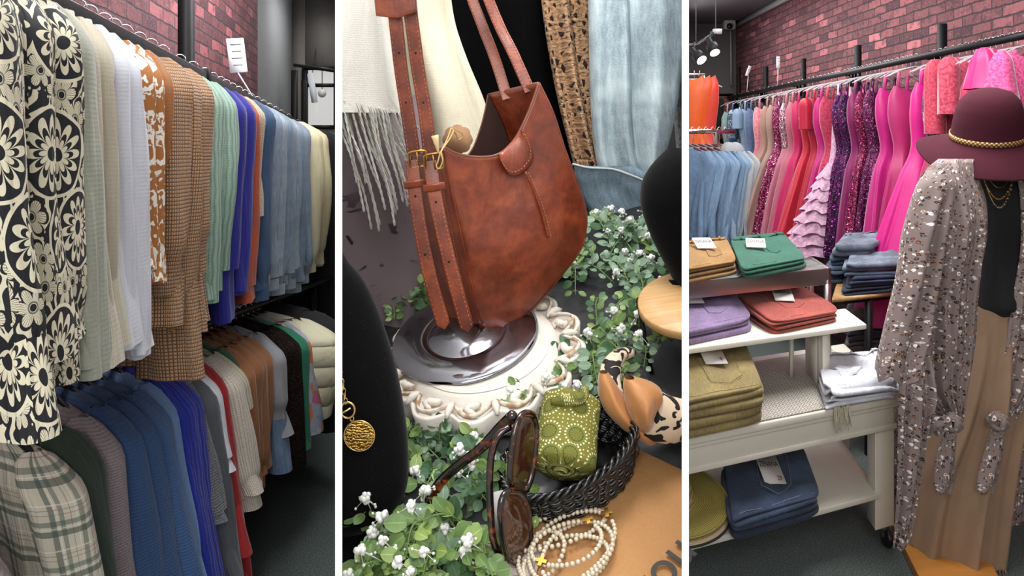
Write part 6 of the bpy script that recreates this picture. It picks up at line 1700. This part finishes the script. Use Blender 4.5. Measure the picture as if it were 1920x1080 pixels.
# ---- headband
def cowprint():
    g = NG('cow_print'); o = g.obj(); n = g.noise(g.vm('MULTIPLY', o, (1, 1, 1.6)), 52, 1.2, .4, .9)
    return g.fin(g.mix(g.step(n, .52, .012), '#d9c3a8', '#0d0c10'), .8)
CP = cowprint(); TN = satin('#b57c4a')
hb = thing('headband', 'padded headband with tan knot between black and cream print on the basket edge', 'headband', L2(1190, 800, .02))
def band(pts, rfun, nm, mt, fl=1.0, tw=(0, 0, 1), ridge=0.0):
    P = smooth_path([at(*p) for p in pts], 30)
    mb = MB().tube(P, rfun, 40, flat=fl, twist0=tw)
    if ridge:
        n = 40
        for i in range(31):
            for k in range(n):
                v = mb.v[i*n+k]; a = 2*pi*k/n
                mb.v[i*n+k] = P[i]+(v-P[i])*(1+ridge*cos(7*a+.14*i)+ridge*.7*cos(4*a-.1*i+1))
    return mb.build(nm, mt, hb)
band([(1180, 662, 1.05), (1160, 668, 1.03), (1146, 688, 1.00), (1142, 716, .98), (1146, 745, .96)], lambda s: .009+.008*s, 'printed_band', CP, .9)
band([(1215, 772, .935), (1240, 784, .94), (1270, 790, .95), (1310, 788, .96)], lambda s: .030-.002*s, 'printed_band', CP, 1.0)
loft([(698, 1124, 1140, .008), (715, 1122, 1152, .016), (745, 1124, 1172, .024), (770, 1134, 1196, .028), (792, 1154, 1222, .028), (812, 1180, 1234, .022), (828, 1208, 1228, .010)], .945, 60, 30, folds=3, amp=.12, seed=2, tw=1, wr=1.5).build('tan_wrap', TN, hb)
loft([(706, 1170, 1188, .010), (718, 1168, 1226, .020), (734, 1169, 1240, .028), (756, 1172, 1232, .032), (778, 1180, 1224, .030), (798, 1194, 1216, .018)], .930, 60, 30, folds=4, amp=.12, seed=4, tw=-1.5, wr=1.5).build('knot', TN, hb)
bb = thing('hair_bow', 'black velvet bow lying behind the headband by the disc leg', 'hair accessory', L2(1190, 690, .01))
loft([(652, 1160, 1182, .006), (665, 1158, 1212, .012), (690, 1165, 1216, .012), (704, 1176, 1212, .006)], 1.16, 30, 14).build('bow', VE, bb)
# ---- sunglasses
TO = tortoise(); LN = glass_tint()
sg = thing('sunglasses', 'tortoiseshell sunglasses standing on their side against the basket', 'sunglasses', L2(960, 1040, .0))
ds2 = .855
def lens(cx, cy, hx, hy, tilt, d, nm):
    pts = []
    for i in range(48):
        a = 2*pi*i/48; c, s = sup(i/48, .75); x = c*hx; y = s*hy
        X = x*cos(tilt)-y*sin(tilt); Y = x*sin(tilt)+y*cos(tilt); pts.append(at(cx+X, cy+Y, d+.0009*X))
    r = MB().tube(pts, .0036, 8, closed=True, flat=1.2).build('lens_rim', TO, sg)
    m = MB(); k = len(m.v); c0 = sum(pts, V((0, 0, 0)))/48
    m.grid(lambda u, v: (c0.lerp(pts[int(round(u*48)) % 48], v)+V((0, -.004*(1-v*v), 0)), (u, v)), 48, 6, closed=True).build('lens', LN, sg, solid=.001)
lens(981, 850, 22, 76, .12, ds2, 'a'); lens(967, 988, 27, 68, -.10, ds2-.025, 'b')
MB().tube([at(962, 905, ds2-.004), at(955, 920, ds2-.01), at(960, 936, ds2-.008)], .004, 8).build('bridge', TO, sg)
MB().tube(smooth_path([at(962, 780, ds2), at(940, 800, ds2+.01), at(900, 842, ds2+.02), at(860, 872, ds2+.03), at(825, 905, ds2+.04), at(806, 940, ds2+.045), at(800, 968, ds2+.045)], 30), lambda s: .0075-.0015*sin(pi*s), 10, flat=.45, twist0=(1, 0, 1)).build('temple_arm', TO, sg)
MB().tube(smooth_path([at(958, 800, ds2-.004), at(936, 815, ds2-.01), at(922, 850, ds2-.014), at(918, 900, ds2-.022), at(920, 960, ds2-.026), at(924, 1010, ds2-.03), at(935, 1036, ds2-.03), at(950, 1046, ds2-.03)], 34), .0042, 10).build('temple_arm', TO, sg)
MB().ball(at(960, 780, ds2-.004), .0065, 12, 8).build('hinge', TO, sg); MB().ball(at(948, 1045, ds2-.008), .006, 12, 8).build('hinge', TO, sg)
MB().prism(rounded(.022, .05, .003), .0006, Matrix.Translation(at(938, 962, ds2-.004)) @ Matrix.Rotation(pi/2, 4, 'X') @ Matrix.Rotation(.25, 4, 'Z')).build('paper_label', plain('#d8d5d2', .6), sg)
# ---- card under the sunglasses
kc = T2(L2(950, 1052, .008), math.radians(-22))
t = thing('jewellery_card', 'pale pink rounded card lying under the sunglasses at the bottom edge', 'card', kc.translation, mat=kc.copy())
MB().prism(rounded(.075, .04, .006), .0015, kc).build('card', plain('#c9b8b4', .4), t)
MB().tube([kc @ V((x, y, .0018)) for x, y in rounded(.067, .032, .005)], .0005, 4, closed=True).build('printed_border', plain('#8d7d7a', .5), t)
# ---- bead bracelets
BD = NG('milky_bead').fin('#c9bda6', .2, coat=.5, sss=.0)
GC = brass('#b98c45', .35)
def bracelet(cx, cy, rx, ry, rot, h, lb, cross=None, seed=1):
    c0 = L2(cx, cy, h); M = T2(c0, rot); t = thing('bead_bracelet', lb, 'bracelet', c0, mat=M.copy(), group=None)
    n = int(2*pi*sqrt((rx*rx+ry*ry)/2)/.0052); m = MB(); rr = random.Random(seed)
    P = []
    for i in range(n):
        a = 2*pi*i/n; k = 1+.05*sin(2*a+seed)+.04*sin(3*a+seed*2)
        P.append(M @ V((rx*cos(a)*k, ry*sin(a)*k, .003+.004*abs(sin(a+seed)))))
    sk = int(cross*n) if cross is not None else -9
    for i, p in enumerate(P):
        if abs(i-sk) <= 1: continue
        m.ball(p, .0029, 8, 5)
    tag(m.build('beads', BD, t), kind='stuff')
    if cross is not None:
        p = P[sk % n]; Mc = T2(p+Z2*.003, rot+seed)
        q = .0021; poly = [(-q, -3*q), (q, -3*q), (q, -q), (3*q, -q), (3*q, q), (q, q), (q, 3*q), (-q, 3*q), (-q, q), (-3*q, q), (-3*q, -q), (-q, -q)]
        MB().prism(poly, .003, Mc).build('gold_cross', GC, t, smooth=False)
bracelet(1072, 1030, .052, .040, .5, .010, 'outermost cream bead bracelet with gold cross at its upper right', .02, 1)
bracelet(1082, 1040, .043, .034, .7, .012, 'cream bead bracelet with a gold cross in the middle of the heap', .42, 2)
bracelet(1066, 1026, .040, .026, .3, .016, 'smaller cream bead bracelet lying on top with small gold cross', .1, 3)
bracelet(1060, 1060, .050, .030, .25, .008, 'cream bead bracelet closest to the front edge of the heap', None, 4)
bracelet(1015, 1046, .034, .022, .9, .010, 'cream bead bracelet lying partly on the pink card', None, 5)
bracelet(1046, 1000, .060, .020, .12, .008, 'long looped cream bead bracelet nearest the basket', None, 6)

# ---- artificial greenery
LM = []
for a, b in (('#3f5c2c', '#6d8848'), ('#2a472c', '#456641'), ('#5d7a64', '#82987c'), ('#66803a', '#8ea35c')):
    g = NG('leaf'); _o = g.obj(); uv = g.uv(); u_, v_, _ = g.sep(uv)
    mid = g.math('LESS_THAN', g.math('ABSOLUTE', g.math('SUBTRACT', u_, .5)), .025)
    n = g.noise(_o, 60, 3)
    LM.append(g.fin(g.mix(mid, g.mix(n, a, b), shade(b, 1.15)), .5, normal=g.bump(n, .3, .002), sheen=.1))
STM = plain('#5f7a3c', .6); FLW = NG('white_flower').fin('#d9dad4', .8)
def leaf(mb, p, d, up, L, W, mi, curl=.25):
    d = d.normalized(); s = d.cross(up)
    if s.length < 1e-3: s = V((1, 0, 0))
    s.normalize(); n = s.cross(d)
    def fn(u, v):
        w_ = W*sin(pi*min(1, (v*.93+.07)))**.7*(1 if v < .98 else .3); x = (u-.5)*2
        return p+d*(L*v)+s*(w_*x)+n*(curl*L*(-(v*v)*.6+.22*x*x*sin(pi*v))), (u, v)
    mb.grid(fn, 4, 7, mi=mi)
def flower(mb, c, r, rr):
    mb.ball(c, r*.55, 8, 6)
    for k in range(11):
        d = V((rr.uniform(-1, 1), rr.uniform(-1, 1), rr.uniform(-1, 1))).normalized()
        mb.ball(c+d*r*.55, (r*.42, r*.42, r*.42), 6, 4)
SG = 'artificial leafy sprigs on the display table'
def sprig(p0, p1, h0=.01, h1=.02, arch=.03, n=11, ll=.022, lw=.009, kind=0, seed=1, fl=0, label=None, group=None):
    A = L2(p0[0], p0[1], h0); B = L2(p1[0], p1[1], h1); rr = random.Random(seed)
    Mid = (A+B)/2+Z2*arch+X2*rr.uniform(-.01, .01)+Y2*rr.uniform(-.01, .01)
    P = smooth_path([A, Mid, B], 16)
    t = thing('leafy_sprig', label or 'green artificial leafy sprig', 'plant', A, group=group)
    ms = MB().tube(P, lambda s: .0016*(1-.5*s), 6); ml = MB(); 
    for k in range(n):
        f = (k+.5)/n; x = f*16; i = min(int(x), 15); p = P[i].lerp(P[i+1], x-i); tg = (P[i+1]-P[i]).normalized()
        for sd in (-1, 1):
            sdv = tg.cross(Z2).normalized()*sd
            d = tg*rr.uniform(.2, .8)+sdv*rr.uniform(.7, 1.1)+Z2*rr.uniform(-.2, .8)
            d.normalize(); pe = p+d*ll*.35
            ms.tube([p, pe], .0006, 4)
            mi = rr.choice(((0, 1, 3), (2, 2, 1), (3, 0, 0), (1, 2, 1))[kind])
            sc_ = rr.uniform(.75, 1.25)*(1-.3*f)
            upv = (Z2*1.0+V((0, -1, 0))*.8+X2*rr.uniform(-.5, .5)+Y2*rr.uniform(-.4, .4))
            leaf(ml, pe, d, upv, ll*sc_, lw*sc_, mi, rr.uniform(-.1, .45))
    ms.build('stem', STM, t); tag(ml.build('leaves', LM, t), kind='stuff')
    for k in range(fl):
        f = rr.uniform(.3, 1); p = P[int(f*16)]+Z2*rr.uniform(.012, .03)+X2*rr.uniform(-.02, .02)
        m = MB(); flower(m, p, rr.uniform(.0065, .009), rr); m.build('white_flower', FLW, t)
        m = MB().tube([P[int(f*16)], p], .0006, 4)
        for q in range(4):
            e = p+V((rr.uniform(-.014, .014), rr.uniform(-.006, .006), rr.uniform(-.016, .004))); m.tube([p, e], .0004, 3); m.ball(e, .0018, 6, 4)
        m.build('flower_buds', STM if False else FLW, t)
    if not any(c.type == 'MESH' for c in t.children): pass
    return t
rr = random.Random(21)
sid = 0
def field(n, box, ln, label, group, kinds=(0, 1, 2, 3), fl=.5, ll=(.014, .022), wr_=(.32, .48), h=(.0, .03), dirb=None):
    global sid
    for i in range(n):
        x = rr.uniform(box[0], box[2]); y = rr.uniform(box[1], box[3]); a = rr.uniform(0, 2*pi) if dirb is None else dirb+rr.uniform(-.9, .9)
        l = rr.uniform(*ln); sid += 1; L_ = rr.uniform(*ll); hh = rr.uniform(*h)
        sprig((x, y), (x+cos(a)*l, y+sin(a)*l*.7), hh, hh+rr.uniform(0, .03), rr.uniform(.01, .035), rr.randint(6, 10), L_, L_*rr.uniform(*wr_), rr.choice(kinds), sid, 1 if rr.random() < fl else 0, label, group)
field(24, (1080, 440, 1290, 500), (50, 110), 'leafy green sprig with white blossoms behind the bag, near the pale jeans', 'greenery behind the bag', (0, 1, 3), .8, h=(.0, .03))
field(14, (1180, 490, 1290, 640), (40, 90), 'leafy green sprig with white blossoms around the wooden disc', 'greenery around the wooden disc', (0, 1), .7, h=(-.0, .02))
field(16, (1095, 610, 1200, 720), (50, 100), 'leafy green sprig between the carved riser and the wooden disc', 'greenery between riser and disc', (0, 1, 0), .4, h=(0, .02))
field(16, (1000, 735, 1110, 775), (40, 80), 'leafy green sprig in front of the carved riser, above the basket', 'greenery before the riser', (0, 1, 2), .5, h=(0, .015))
field(10, (1030, 470, 1100, 520), (40, 80), 'leafy green sprig touching the back of the riser by the bag', 'greenery at the riser back', (1, 0), .4, h=(0, .01))
field(9, (720, 540, 800, 590), (40, 80), 'leafy green sprig left of the bag beside the fringe', 'greenery left of the bag', (3, 0), .2, h=(0, .02))
field(16, (775, 810, 905, 885), (40, 80), 'round-leaved green sprig below the carved riser', 'round-leaved greenery below the riser', (3, 2, 3), .25, ll=(.012, .018), wr_=(.48, .6), h=(0, .008))
field(24, (690, 915, 920, 1085), (70, 140), 'grey-green leafy sprig with white blossoms in the bottom left of the display', 'grey-green greenery at the bottom left', (2, 2, 3), .75, ll=(.017, .026), wr_=(.34, .48), h=(0, .015))
field(9, (640, 1030, 780, 1110), (60, 110), 'grey-green leafy sprig at the foot of the left velvet bust', 'greenery at the foot of the left bust', (2, 3), .5, ll=(.014, .021), wr_=(.3, .4), h=(0, .015))
field(4, (880, 830, 940, 940), (40, 70), 'leafy sprig between the sunglasses arms', 'greenery between the sunglasses arms', (3, 0, 2), .8, h=(0, .02))
prune()
